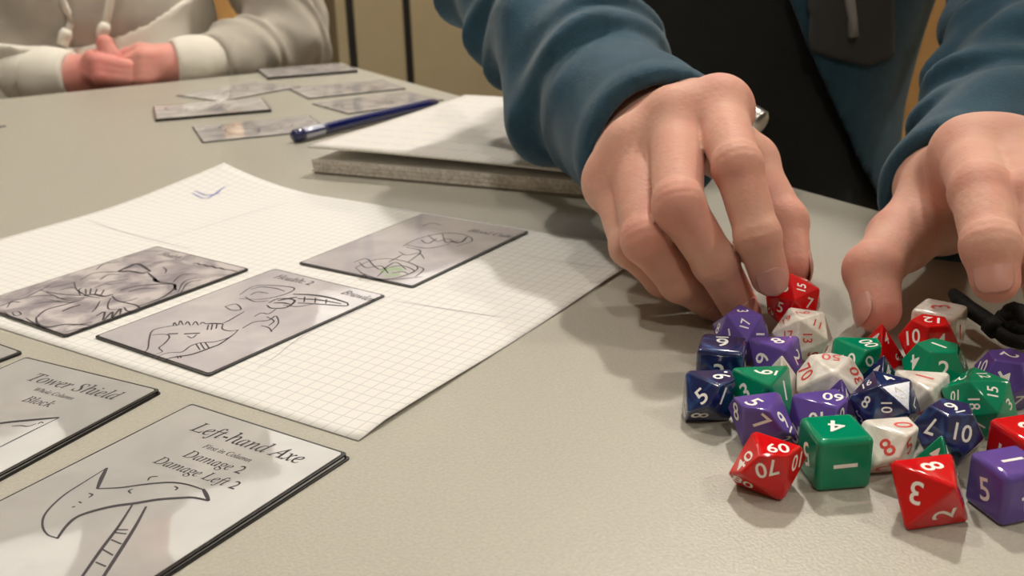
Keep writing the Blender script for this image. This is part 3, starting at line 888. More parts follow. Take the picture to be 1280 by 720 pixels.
DLABEL = {
 'purple_d20': 'purple twenty-sided die showing 17, behind the navy six-sided die',
 'red_d20': 'red twenty-sided die gripped under the index finger, showing 15',
 'blue_d6': 'navy six-sided die with a white 6 on top',
 'blue_d10': 'marbled navy ten-sided die showing 5, in front of the navy cube',
 'green_d8': 'green eight-sided die with 6 on top, behind the purple ten-sided die',
 'purple_d8': 'purple eight-sided die with 8 on top, beside the navy cube',
 'white_d20': 'pearly white twenty-sided die with red 19, 11 and 13',
 'purple_d10': 'purple ten-sided die with 5 on top, behind the red 70 die',
 'red_d100': 'red percentile die showing 60, 70 and 40',
 'white_d100': 'pearly white percentile die with red 50 and 70',
 'purple_d100': 'purple percentile die with 60 on top, behind the green cube',
 'green_d100': 'green percentile die with 00 on top',
 'blue_d20': 'marbled navy twenty-sided die showing 16, 17, 8 and 10',
 'white_d6': 'pearly white six-sided die with a red 3 on top',
 'red_d12': 'red twelve-sided die showing 12 and 10, against the white cube',
 'green_d12': 'green twelve-sided die with 1 on top',
 'white_d8': 'pearly white eight-sided die with a red 1 beside the navy twenty-sided die',
 'green_d20': 'green twenty-sided die showing 15 and 12',
 'purple_d12': 'purple twelve-sided die with 2 on top, beside the black cord',
 'blue_d12': 'navy twelve-sided die showing 10 and 7',
 'white_d10': 'pearly white ten-sided die with a red 8, beside the green cube',
 'red_d8': 'red eight-sided die showing 8, 3 and 2',
 'purple_d6': 'purple six-sided die showing 1, 5 and 4',
 'red_d6': 'red six-sided die behind the purple cube',
 'green_d6': 'green six-sided die showing 4 and 1',
 'white_d4': 'pearly white four-sided die peeking out behind the green 6 die',
 'purple_d4': 'purple four-sided die peeking out behind the purple 60 die',
 'red_d4': 'red four-sided die at the tip of the thumb',
 'blue_d4': 'navy four-sided die peeking out behind the navy twenty-sided die',
 'green_d4': 'green four-sided die peeking out behind the red 3 die',
}
DICE=[
('purple_d20', 'd20', 0.97, [-0.3557, 0.8143, -0.4586, -0.735, 0.0594, 0.6755, 0.5774, 0.5774, 0.5774], [78.49, 324.66, 8.83], {18: ('17', 0.21), 19: ('3', 0.49), 17: ('7', 1.47), 10: ('8', 0.49), 16: ('1', 1.71)}),
('red_d20', 'd20', 0.97, [-0.3922, 0.8749, -0.2842, 0.4432, 0.4505, 0.775, 0.8061, 0.178, -0.5644], [101.14, 343.79, 13.17], {3: ('15', 0.8), 1: ('5', 2.93), 2: ('7', 0.42), 16: ('3', 6.11), 6: ('19', 3.35)}),
('blue_d6', 'd6', 0.97, [0.0, 0.9518, 0.3069, 0.0, -0.3069, 0.9518, 1.0, 0.0, 0.0], [67.54, 304.3, 7.52], {5: ('6_', 2.48), 2: ('3', 5.55)}),
('blue_d10', 'd10', 0.97, [-0.7668, 0.0158, 0.6417, -0.2623, 0.9047, -0.3357, -0.5859, -0.4257, -0.6896], [58.93, 281.97, 7.18], {8: ('9.', 3.77), 9: ('5', 1.99), 4: ('1', 5.45), 1: ('8', 2.34)}),
('green_d8', 'd8', 0.98, [-0.7101, 0.0868, 0.6988, -0.3895, 0.7783, -0.4925, -0.5866, -0.6219, -0.5188], [75.35, 280.54, 7.81], {7: ('6_', 4.36), 3: ('3', 6.11), 6: ('1', 2.76)}),
('purple_d8', 'd8', 0.93, [0.7175, -0.6965, 0.014, -0.461, -0.4597, 0.759, -0.5222, -0.551, -0.6509], [85.74, 304.66, 7.76], {7: ('8', 1.29), 5: ('9', 2.86), 3: ('2', 3.91)}),
('white_d20', 'd20', 0.97, [0.1401, 0.6266, -0.7667, -0.8044, 0.5235, 0.2809, 0.5774, 0.5774, 0.5774], [98.62, 321.39, 8.83], {12: ('19', 0.31), 18: ('11', 4.33), 17: ('13', 2.23), 19: ('9', 6.18), 10: ('17', 0.7)}),
('purple_d10', 'd10', 0.97, [0.0813, 0.8157, -0.5727, 0.8063, -0.3916, -0.4433, -0.5859, -0.4257, -0.6896], [71.16, 264.82, 7.18], {8: ('5', 3.04), 4: ('8', 6.04), 3: ('7', 6.11), 7: ('9_', 3.11)}),
('red_d100', 'd10', 0.97, [-0.7485, 0.6104, 0.2591, 0.3106, 0.6679, -0.6763, -0.5859, -0.4257, -0.6896], [66.68, 239.29, 7.18], {8: ('60', 2.69), 9: ('40', 2.62), 4: ('70', 3.0), 3: ('10', 3.49), 1: ('80', 3.53)}),
('white_d100', 'd10', 0.97, [0.4407, -0.8815, 0.1697, -0.68, -0.2045, 0.7041, -0.5859, -0.4257, -0.6896], [98.0, 287.87, 7.18], {8: ('50', 3.07), 7: ('70', 2.72), 9: ('30', 2.13)}),
('purple_d100', 'd10', 0.97, [-0.6949, -0.1738, 0.6978, -0.4169, 0.888, -0.194, -0.5859, -0.4257, -0.6896], [87.38, 265.22, 7.18], {8: ('60', 4.64), 9: ('40', 4.33)}),
('green_d100', 'd10', 0.97, [-0.7941, 0.1317, 0.5934, -0.1618, 0.8952, -0.4152, -0.5859, -0.4257, -0.6896], [110.76, 303.86, 7.18], {8: ('00', 0.91), 4: ('0', 0.28), 9: ('10', 1.43)}),
('blue_d20', 'd20', 0.93, [-0.6871, -0.0384, 0.7255, 0.4411, -0.8156, 0.3745, 0.5774, 0.5774, 0.5774], [108.76, 270.17, 8.46], {18: ('16', 0.49), 16: ('8', 0.17), 13: ('10', 2.34), 15: ('17', 0.14), 19: ('4', 4.5), 14: ('7', 2.69)}),
('white_d6', 'd6', 0.97, [0.0, 0.6463, -0.7631, 0.0, 0.7631, 0.6463, 1.0, 0.0, 0.0], [148.26, 329.58, 7.52], {5: ('3', 6.11), 2: ('1', 5.86)}),
('red_d12', 'd12', 0.97, [0.0636, -0.1029, -0.9927, -0.5219, 0.8444, -0.121, 0.8507, 0.5257, 0.0], [138.99, 314.5, 8.25], {11: ('12', 0.1), 10: ('10', 4.99), 8: ('4', 4.26)}),
('green_d12', 'd12', 1.0, [-0.0659, 0.1066, -0.9921, -0.5216, 0.8439, 0.1253, 0.8507, 0.5257, 0.0], [132.63, 292.54, 8.5], {11: ('1', 1.33), 10: ('4', 1.99), 8: ('2', 4.36), 9: ('3', 5.45)}),
('white_d8', 'd8', 0.9, [-0.7776, 0.1731, 0.6045, -0.249, 0.7979, -0.5489, -0.5774, -0.5774, -0.5774], [122.84, 277.84, 6.66], {7: ('1', 4.19)}),
('green_d20', 'd20', 0.97, [-0.2592, 0.8291, -0.4955, -0.7598, 0.1417, 0.6345, 0.5962, 0.5409, 0.5932], [135.36, 267.9, 9.1], {18: ('15', 0.31), 19: ('12', 0.52), 12: ('2', 4.54), 10: ('10', 4.19), 17: ('18', 2.51), 16: ('3', 0.94)}),
('purple_d12', 'd12', 0.97, [0.3589, -0.5807, -0.7308, -0.3842, 0.6216, -0.6826, 0.8507, 0.5257, 0.0], [151.19, 284.76, 8.25], {11: ('2', 0.63), 10: ('4', 1.88)}),
('blue_d12', 'd12', 0.93, [-0.3433, 0.5554, 0.7574, 0.3982, -0.6443, 0.6529, 0.8507, 0.5257, 0.0], [120.64, 253.25, 7.91], {11: ('9_', 0.24), 9: ('7', 3.94), 6: ('10', 5.34)}),
('white_d10', 'd10', 0.92, [-0.7317, -0.0878, 0.6759, -0.3483, 0.9006, -0.26, -0.5859, -0.4257, -0.6896], [101.86, 249.01, 6.81], {8: ('0', 0.31), 9: ('8', 1.82)}),
('red_d8', 'd8', 0.98, [-0.6189, -0.1517, 0.7706, -0.5325, 0.8023, -0.2698, -0.5774, -0.5774, -0.5774], [103.72, 224.09, 7.25], {7: ('8', 1.64), 3: ('3', 2.2), 2: ('2', 1.61)}),
('purple_d6', 'd6', 0.93, [0.0, -0.2571, -0.9664, 0.0, 0.9664, -0.2571, 1.0, 0.0, 0.0], [124.8, 226.17, 7.21], {5: ('1', 5.48), 3: ('5', 4.22), 1: ('4', 0.94)}),
('red_d6', 'd6', 0.97, [0.0, -0.975, 0.2221, 0.0, -0.2221, -0.975, 1.0, 0.0, 0.0], [137.31, 242.35, 7.52], {5: ('2', 3.21)}),
('green_d6', 'd6', 0.99, [0.0, -0.9961, 0.0879, 0.0, -0.0879, -0.9961, 1.0, 0.0, 0.0], [86.04, 244.65, 7.67], {5: ('4', 5.1), 3: ('1', 5.52), 4: ('5', 2.79)}),
('white_d4', 'd4', 1.15, [-0.7923, 0.5672, -0.2251, -0.1975, -0.5874, -0.7849, -0.5774, -0.5774, 0.5774], [83.6, 291.97, 4.03], {}),
('purple_d4', 'd4', 1.15, [-0.7017, 0.7124, 0.0107, -0.4175, -0.399, -0.8164, -0.5774, -0.5774, 0.5774], [96.53, 274.09, 4.03], {}),
('red_d4', 'd4', 1.15, [-0.7908, 0.5713, -0.2195, -0.2031, -0.5833, -0.7864, -0.5774, -0.5774, 0.5774], [123.01, 315.23, 4.03], {}),
('blue_d4', 'd4', 1.15, [-0.8007, 0.5387, -0.262, -0.1597, -0.6136, -0.7733, -0.5774, -0.5774, 0.5774], [114.68, 290.02, 4.03], {}),
('green_d4', 'd4', 1.15, [-0.6808, 0.7308, 0.05, -0.4508, -0.3641, -0.815, -0.5774, -0.5774, 0.5774], [111.65, 238.1, 4.03], {}),
]
for key, t, s, R, T, used in DICE:
    col = key.split('_')[0]
    V, Fc, N = POLY[t]
    R = np.array(R).reshape(3, 3)
    o = link(KIND[t], die_mesh(t, s, col))
    M4 = Matrix.Identity(4)
    for i in range(3):
        for j in range(3): M4[i][j] = float(R[i, j])
    zz = (V * s @ R.T)[:, 2].min()
    Tz = T[2] if T[2] + zz > 1.0 else -zz
    M4.translation = Vector(mm((T[0], T[1], Tz)))
    o.matrix_world = M4
    tag(o, DLABEL[key], 'die', 'polyhedral dice heaped on the table')
    PV, PF = [], []
    nums = [str(n) for n in range(1, FACES[t] + 1)]
    if t == 'd10': nums = [str(n) for n in range(10)]
    if key.endswith('d100'): nums = [str(n) + '0' for n in range(10)]
    left = [n for n in nums if n not in [u[0].rstrip('_.') for u in used.values()]]
    sz = DIGIT[t] * s
    if key.endswith('d100'): sz *= .88
    for fi, f in enumerate(Fc):
        c = V[f].mean(0); a = V[f[0]] - c; a /= np.linalg.norm(a); b = np.cross(N[fi], a)
        if t == 'd4':
            items = [(str(1 + (f[q] % 4)), np.arctan2((V[f[q]] - c) @ b, (V[f[q]] - c) @ a), c + (V[f[q]] - c) * .48) for q in range(3)]
        else:
            txt, phi = used.get(fi, (left.pop(0) if left else '1', 0.0))
            if txt in ('6', '9') and t in ('d10', 'd12', 'd20'): txt += '_'
            if t == 'd10':       # sit in the wide half of the kite
                pole = min(f, key=lambda i: -abs(V[i][2]))
                c = c - (V[pole] - c) * .10
            items = [(txt, phi, c)]
        for txt, phi, cc in items:
            up = np.cos(phi) * a + np.sin(phi) * b
            rt = np.cross(up, N[fi])
            G, GF = numeral_geo(txt, sz * (.82 if len(txt.rstrip('_.')) > 1 and t == 'd20' else 1))
            n0 = len(PV)
            off = float(N[fi] @ V[f[0]])
            for x, y in G:
                p = cc * s + rt * x + up * y
                p = p + N[fi] * (off * s - p @ N[fi] + 0.05)
                PV.append(p / 1000)
            PF += [tuple(n0 + i for i in g) for g in GF]
    link('numerals', mesh('numerals', PV, PF), MT['num_red' if col == 'white' else 'num_white'], o)
    if col == 'blue': o.color = (0, 0, 0.3, 1)

# ------------------------------------------------------------------ black drawstring with a knot, beside the dice
MT['cord'] = mat('black_braided_cord', (0.004, 0.004, 0.0045), 0.7, bump=(900, .5, .0004, 2), spec=.25)
ko = unproj((1243, 418), 0)
cord = empty('drawstring_cord', mm(ko))
tag(cord, 'knotted black drawstring cord lying behind the purple twelve-sided die', 'cord')
def rel(p): return (np.array(p) - np.array([ko[0], ko[1], 0])) / 1000
c0 = at(1191, 366, 372); c1 = at(1208, 383, 362); c2 = at(1236, 402, 352); c3 = at(1250, 415, 347)
tube('cord_end', [rel(p) for p in spline([c0, c1, c2, c3], 6)], [.0019, .0022, .0025, .0027, .0029] + [.0030] * 8 + [.0027] * 5 + [.0024], MT['cord'], cord, 10)
kc = at(1271, 402, 349)
V, Fc = [], []
for k, (ax, r) in enumerate((((0, 0, 1), 4.6), ((1, .3, .2), 4.3), ((.2, 1, .3), 4.4), ((.6, -.6, .5), 4.2))):
    ax = np.array(ax, float); ax /= np.linalg.norm(ax)
    e1 = np.cross(ax, [.3, .1, 1]); e1 /= np.linalg.norm(e1); e2 = np.cross(ax, e1)
    P = [rel(kc + r * (math.cos(a) * e1 + math.sin(a) * e2) + ax * .8 * math.sin(2 * a)) for a in np.linspace(0, 2 * math.pi, 20)]
    v, f = tube_geo(P, .0027, 8)
    n0 = len(V); V += v; Fc += [tuple(n0 + i for i in q) for q in f]
v, f = sphere_geo(.0055); n0 = len(V); V += [np.array(p) + rel(kc) for p in v]; Fc += [tuple(n0 + i for i in q) for q in f]
link('knot', mesh('knot', V, Fc), MT['cord'], cord, True)
for dy, pts in ((0, [(1245, 412, 348), (1262, 424, 345), (1290, 428, 344), (1340, 424, 350)]), (1, [(1278, 398, 350), (1300, 392, 356), (1350, 396, 362), (1420, 410, 362)])):
    P = []
    for x, y, d in pts:
        p = at(x, y, d); p[2] = max(p[2], 3.0); P.append(p)
    tube('cord_strand', [rel(p) for p in spline(P, 6)], .0026, MT['cord'], cord, 10)
tube('whipping', [rel(p) for p in (at(1238, 404, 350.5), at(1247, 413, 347.5))], .0038, MT['cord'], cord, 10)

# ------------------------------------------------------------------ people
def skin_mat(name, base, red):
    m = mat(name, base, 0.60, sss=0.35, sss_rad=(1.0, .35, .18), sss_scale=0.003, bump=(520, 0.30, 0.0008, 5), spec=0.28)
    nt = m.node_tree; b = nt.nodes['Principled BSDF']
    at_ = nt.nodes.new('ShaderNodeAttribute'); at_.attribute_name = 'flush'
    tc = nt.nodes.new('ShaderNodeTexCoord')
    n = nt.nodes.new('ShaderNodeTexNoise'); n.inputs['Scale'].default_value = 70; n.inputs['Detail'].default_value = 3
    r = nt.nodes.new('ShaderNodeMapRange'); r.inputs['From Min'].default_value = .35; r.inputs['From Max'].default_value = .75; r.inputs['To Max'].default_value = .35
    ad = nt.nodes.new('ShaderNodeMath'); ad.operation = 'ADD'; ad.use_clamp = True
    mx = nt.nodes.new('ShaderNodeMix'); mx.data_type = 'RGBA'
    mx.inputs[6].default_value = (*base, 1); mx.inputs[7].default_value = (*red, 1)
    nt.links.new(tc.outputs['Object'], n.inputs['Vector']); nt.links.new(n.outputs['Fac'], r.inputs['Value'])
    nt.links.new(r.outputs['Result'], ad.inputs[0]); nt.links.new(at_.outputs['Fac'], ad.inputs[1])
    nt.links.new(ad.outputs[0], mx.inputs[0]); nt.links.new(mx.outputs[2], b.inputs['Base Color'])
    return m
MT['skin'] = skin_mat('skin', (0.62, 0.355, 0.275), (0.54, 0.19, 0.155))
MT['skin_pink'] = skin_mat('flushed_skin', (0.72, 0.36, 0.31), (0.66, 0.20, 0.19))
MT['nail'] = mat('fingernail', (0.52, 0.26, 0.215), 0.38, coat=.12, coat_rough=.25)
MT['fleece'] = mat('teal_fleece', (0.011, 0.050, 0.084), 0.9, noise=(60, (0.018, 0.067, 0.109), 4, .5, .35, .65), bump=(1500, .6, .0008, 3), sheen=.2)
MT['tee'] = mat('black_tee', (0.010, 0.012, 0.012), 0.9, bump=(1200, .4, .0005, 2))
MT['patch'] = mat('charcoal_patch', (0.045, 0.045, 0.047), 0.8)
MT['silver'] = mat('silver_metal', (0.72, 0.70, 0.66), 0.3, metal=1.0)
MT['zip'] = mat('grey_zip', (0.32, 0.31, 0.30), 0.4)
MT['trousers'] = mat('dark_trousers', (0.02, 0.022, 0.03), 0.9)
MT['shoe'] = mat('black_shoe', (0.01, 0.01, 0.01), 0.5)
MT['hair'] = mat('brown_hair', (0.05, 0.028, 0.014), 0.6, bump=(300, .8, .002, 2))
MT['hoodie'] = mat('beige_hoodie', (0.40, 0.37, 0.32), 0.95, noise=(40, (0.45, 0.42, 0.365), 3, .3, .35, .65), bump=(1200, .4, .0006, 2))
MT['white_knit'] = mat('white_knit', (0.74, 0.71, 0.64), 0.95, bump=(900, .4, .0006, 2))

def cap(a, b, ra, rb): return ('c', a, b, ra, rb)
def hand_mesh(palm, fingers, h, k_palm=8.0, k_join=6.0):
    """palm prims, list of finger prim lists -> vertices, quads; fingers blend into the palm but stay apart from each other"""
    allp = palm + [p for f in fingers for p in f]
    lo, hi = bounds(allp, 4)
    fl = Field(lo, hi, h)
    P = blend(fl, palm, k_palm, np.full(fl.n, 60.0, np.float32))
    tot = P.copy()
    for f in fingers:
        Ff = blend(fl, f, 2.2, np.full(fl.n, 60.0, np.float32))
        tot = smin(tot, smin(P, Ff, k_join), 1.0)
    fl.F = tot
    return surface(fl)
def finger(js, rs, bump=0.15):
    """joints (mm) from knuckle to tip centre, radii"""
    L = [cap(js[i], js[i + 1], rs[i], rs[i + 1]) for i in range(len(js) - 1)]
    for i in range(1, len(js) - 1):
        L.append(('e', js[i], [rs[i] + bump] * 3))
    return L
def nail(parent, j, tip, dors, r, w_deg=50, length=10.5, back=5.5, name='fingernail'):
    """curved nail plate over the end phalanx; dors = direction the nail faces"""
    ax = np.asarray(tip) - np.asarray(j); ax = ax / np.linalg.norm(ax)
    d = np.asarray(dors, float); d = d - ax * (d @ ax); d /= np.linalg.norm(d)
    sd = np.cross(ax, d)
    V, Fc = [], []
    nu, nv = 12, 12
    for i in range(nv + 1):
        v = i / nv
        s = -back + length * v
        wd = max((1 - abs(2 * v - 1)**2.6), 0.0)**.42
        wd = max(wd, .3 if v < .5 else .12)
        drop = max(0.0, s - 1.0)
        rr = r + 0.35 - 0.045 * drop**2
        for k in range(nu + 1):
            th = math.radians(w_deg) * wd * (2 * k / nu - 1)
            V.append(np.asarray(tip) + ax * s + rr * (math.cos(th) * d + math.sin(th) * sd))
    for i in range(nv):
        for k in range(nu):
            q = i * (nu + 1) + k
            Fc.append((q, q + 1, q + nu + 2, q + nu + 1))
    me = mesh(name, [mm(v) for v in V], Fc)
    o = link(name, me, MT['nail'], parent, True)
    so = o.modifiers.new('thickness', 'SOLIDIFY'); so.thickness = 0.0005
    return o
def flush_attr(me, V, spots):
    f = np.zeros(len(V), np.float32)
    for c, r, a in spots:
        d = np.linalg.norm(V - np.asarray(c)[None], axis=1)
        f = np.maximum(f, a * np.exp(-(d / r)**2))
    at_ = me.attributes.new('flush', 'FLOAT', 'POINT')
    at_.data.foreach_set('value', f)
def creases(V, js, dors, amp=0.16):
    """shallow skin folds across the finger joints"""
    V = V.copy()
    for i in range(1, len(js) - 1):
        ax = np.asarray(js[i + 1]) - np.asarray(js[i - 1]); ax = ax / np.linalg.norm(ax)
        r = V - np.asarray(js[i])[None]
        d = np.linalg.norm(r, axis=1)
        m = d < 14
        s = r[m] @ ax
        q = r[m] - s[:, None] * ax[None]
        q /= np.linalg.norm(q, axis=1)[:, None] + 1e-6
        g = np.clip(q @ (np.asarray(dors) / np.linalg.norm(dors)), 0, 1)
        V[m] += q * (amp * np.cos(2 * math.pi * s / 3.4) * np.exp(-(s / 4.2)**2) * g)[:, None]
    return V
def merge(parts):
    V, Q, n = [], [], 0
    for v, q in parts:
        V.append(v); Q.append(q + n); n += len(v)
    return np.concatenate(V), np.concatenate(Q)
def A3(l): return [at(*p) for p in l]

# ===== the person in the teal fleece
T1 = np.array([190., 800., 0.]); f1 = np.array([-.45, -.893, 0]); l1 = np.array([.893, -.45, 0])
def L1(a, b, z): return T1 + l1 * a + f1 * b + np.array([0, 0, z])
# right hand (picking up the red die)
idx = A3([(898, 140, 398), (922, 208, 357), (947, 295, 352), (962, 346, 357)])
mid = A3([(845, 155, 398), (848, 256, 356), (894, 328, 361), (925, 384, 372)])
rng_ = A3([(795, 190, 402), (807, 300, 366), (850, 352, 375), (890, 379, 386)])
pnk = A3([(768, 228, 406), (788, 308, 384), (828, 348, 391), (862, 366, 400)])
thb = A3([(870, 160, 428), (935, 205, 410), (978, 278, 392), (988, 330, 384)])
w1, w2 = at(845, 135, 452), at(785, 175, 447)
palm = [cap(w1, idx[0], 13, 11.5), cap((w1 * .6 + w2 * .4), mid[0], 14, 12), cap((w1 * .3 + w2 * .7), rng_[0], 14, 11.5), cap(w2, pnk[0], 13.5, 10.5),
        cap(idx[0] + np.array([0, 6, -9]), pnk[0] + np.array([0, 6, -6]), 9, 8), cap(w1, thb[0], 15, 13), cap(thb[0], thb[1], 13.5, 11)]
e1 = at(735, 110, 505)
arm = [cap(w1 * .75 + w2 * .25, e1 + (w1 - w2) * .1, 20, 20), cap(w1 * .25 + w2 * .75, e1 - (w1 - w2) * .1, 20, 20)]
RI, RM, RR, RP, RT = [10.8, 8.4, 7.5, 6.7], [11.2, 8.7, 7.7, 6.9], [10.8, 8.3, 7.3, 6.5], [9.5, 7.5, 6.6, 5.9], [12.5, 10.6, 9.3, 7.8]
fing = [finger(idx, RI), finger(mid, RM), finger(rng_, RR), finger(pnk, RP), finger(thb, RT)]
for jj, rr_ in ((idx, RI), (mid, RM), (rng_, RR), (pnk, RP)):      # knuckle heads
    palm.append(('e', jj[0] + np.array([0, 0, 1.5]), [rr_[0] + .8] * 3))
Vh, Qh = hand_mesh(palm + arm, fing, 1.15)
to_cam = C_O - idx[2]; to_cam = to_cam / np.linalg.norm(to_cam)
dor1 = to_cam + np.array([0, 0, .35])
for jj in (idx, mid, rng_): Vh = creases(Vh, jj, dor1)
# left hand (reaching down on the other side)
lix = A3([(1213, 196, 366), (1226, 240, 322), (1238, 308, 304), (1244, 350, 302)])
lmd = A3([(1258, 200, 360), (1290, 250, 318), (1306, 320, 306), (1312, 368, 308)])
lrg = A3([(1296, 215, 362), (1345, 262, 326), (1370, 330, 318), (1374, 375, 322)])
lpk = A3([(1325, 240, 368), (1372, 285, 342), (1396, 340, 338), (1398, 375, 342)])
lth = A3([(1170, 262, 415), (1125, 300, 396), (1090, 338, 374), (1097, 388, 366)])
v1, v2 = at(1172, 228, 438), at(1222, 258, 436)
lpalm = [cap(v1, lix[0], 14, 12), cap(v1 * .65 + v2 * .35, lmd[0], 14.5, 12.5), cap(v1 * .35 + v2 * .65, lrg[0], 14.5, 12), cap(v2, lpk[0], 14, 11),
         cap(lix[0] + np.array([0, 6, -10]), lpk[0] + np.array([0, 6, -8]), 9, 8), cap(v1, lth[0], 15, 14), cap(lth[0], lth[1], 14.5, 11.5),
         cap(lth[0] + np.array([4, -2, -4]), lix[0] + np.array([4, 8, -14]), 12, 7), cap(v2 + np.array([0, 0, -4]), lrg[0] + np.array([0, 12, -16]), 12, 9)]
e2 = at(1268, 122, 508)
larm = [cap(v1 * .75 + v2 * .25, e2 + (v1 - v2) * .1, 19, 19), cap(v1 * .25 + v2 * .75, e2 - (v1 - v2) * .1, 19, 19)]
LI, LM, LR, LP, LT = [11.2, 9.2, 8.0, 7.0], [11.4, 9.4, 8.2, 7.1], [11, 9, 7.8, 6.8], [9.6, 7.8, 6.9, 6.0], [13, 11.2, 9.9, 8.3]
lf = [finger(lix, LI), finger(lmd, LM), finger(lrg, LR), finger(lpk, LP), finger(lth, LT)]
for jj, rr_ in ((lix, LI), (lmd, LM), (lrg, LR), (lpk, LP)):
    lpalm.append(('e', jj[0] + np.array([0, 0, 1.5]), [rr_[0] + .8] * 3))
Vl, Ql = hand_mesh(lpalm + larm, lf, 1.15)
for jj in (lix, lmd): Vl = creases(Vl, jj, dor1)
# the rest of the body (under the clothes), neck and head
def body_rest(L, sh_z, shoulders, elbows, wrists, lean=0.0, lat=0.0, lean_sh=0.0):
    hz = sh_z + 208
    L0_ = L
    m = (shoulders[0] + shoulders[1]) / 2
    pr = [cap(L(-45, 0, -190), L(-45, 0, 80), 74, 74), cap(L(12, 0, -190), L(12, 0, 80), 74, 74),
          cap(L(-45, 0, 80), L(-45 + lean_sh * .8, 0, sh_z - 95), 74, 78), cap(L(12, 0, 80), L(15 + lean_sh * .8, 0, sh_z - 95), 74, 78),
          cap(m * .25 + shoulders[0] * .75, m * .25 + shoulders[1] * .75, 42, 42), cap(L(lean_sh, 0, sh_z - 40), L(lean_sh * .35 + lat * .65, lean + 12, sh_z + 105), 56, 52)]
    for s_, e_, w_ in zip(shoulders, elbows, wrists):
        pr += [cap(s_, e_, 38, 29), cap(e_, w_, 29, 21)]
    L = lambda a, b, z: L0_(a + lat, b, z)
    c = L(0, lean + 30, hz)
    hd = [('e', c, [76, 92, 112], np.array([L(1, 0, 0) - L(0, 0, 0), L(0, 1, 0) - L(0, 0, 0), [0, 0, 1]])), cap(L(0, lean + 45, hz - 62), L(0, lean + 82, hz - 82), 50, 26),
          cap(L(0, lean + 112, hz + 16), L(0, lean + 134, hz - 22), 7, 11)]
    for s in (-1, 1):
        hd += [('e', L(s * 78, lean + 22, hz - 5), [9, 18, 30], np.array([L(1, 0, 0) - L(0, 0, 0), L(0, 1, 0) - L(0, 0, 0), [0, 0, 1]])), cap(L(s * 18, lean + 112, hz + 26), L(s * 46, lean + 98, hz + 24), 9, 8), ('e', L(s * 42, lean + 95, hz - 22), [18, 14, 16])]
    hd += [cap(L(-22, lean + 112, hz - 56), L(22, lean + 112, hz - 56), 6, 6), cap(L(-18, lean + 110, hz - 65), L(18, lean + 110, hz - 65), 7, 7)]
    lo, hi = bounds(pr + hd, 12)
    fl = Field(lo, hi, 6.0)
    blend(fl, pr, 22); blend(fl, hd, 9)
    for s in (-1, 1):                      # eye sockets
        q = ('e', L(s * 32, lean + 118, hz + 8), [15, 9, 9])
        sl, X, Y, Z = fl.sub(*prim_box(q, 12)); fl.F[sl] = -smin(-fl.F[sl], prim_dist(q, X, Y, Z), 6)
    return surface(fl), c, hz
sR, sL = L1(-80, 0, 282), L1(215, 0, 282)
eR, eL = at(652, -35, 590), at(1302, -30, 600)
(Vb, Qb), hc1, hz1 = body_rest(L1, 330, (sR, sL), (eR, eL), (at(735, 110, 505), at(1268, 122, 508)), 0.0, 165.0, 75.0)
L1h = lambda a, b, z: L1(a + 165, b, z)
V, Q = merge([(Vh, Qh), (Vl, Ql), (Vb, Qb)])
me = np_mesh('person_body', V, Q)
flush_attr(me, V, [(idx[1], 9, .55), (mid[1], 10, .5), (rng_[1], 9, .5), (idx[0], 12, .3), (mid[0], 12, .25), (idx[3], 9, .55), (mid[3], 9, .5), (rng_[3], 9, .4), (thb[3], 9, .5), (thb[2], 9, .35),
                   (lix[3], 10, .6), (lix[1], 9, .3), (lth[3], 10, .55), (lth[2], 9, .45), (lmd[3], 9, .5)])
person = link('person', me, MT['skin'])
tag(person, 'person in a teal fleece jacket over a black shirt, both hands reaching for the dice', 'person')
nail(person, idx[2], idx[3], to_cam + np.array([0.06, 0, .1]), RI[3])
nail(person, mid[2], mid[3], to_cam + np.array([0.25, 0, .2]), RM[3])
nail(person, rng_[2], rng_[3], to_cam, RR[3])
nail(person, pnk[2], pnk[3], to_cam, RP[3])
nail(person, thb[2], thb[3], np.array([.9, .25, .1]), RT[3], length=13)
lc = C_O - lix[3]; lc = lc / np.linalg.norm(lc)
nail(person, lix[2], lix[3], lc + np.array([-.1, 0, .1]), LI[3])
nail(person, lmd[2], lmd[3], lc, LM[3])
nail(person, lrg[2], lrg[3], lc, LR[3])
nail(person, lpk[2], lpk[3], lc, LP[3])
nail(person, lth[2], lth[3], np.array([-.97, -.15, .1]), LT[3], length=13.5, back=6.5)

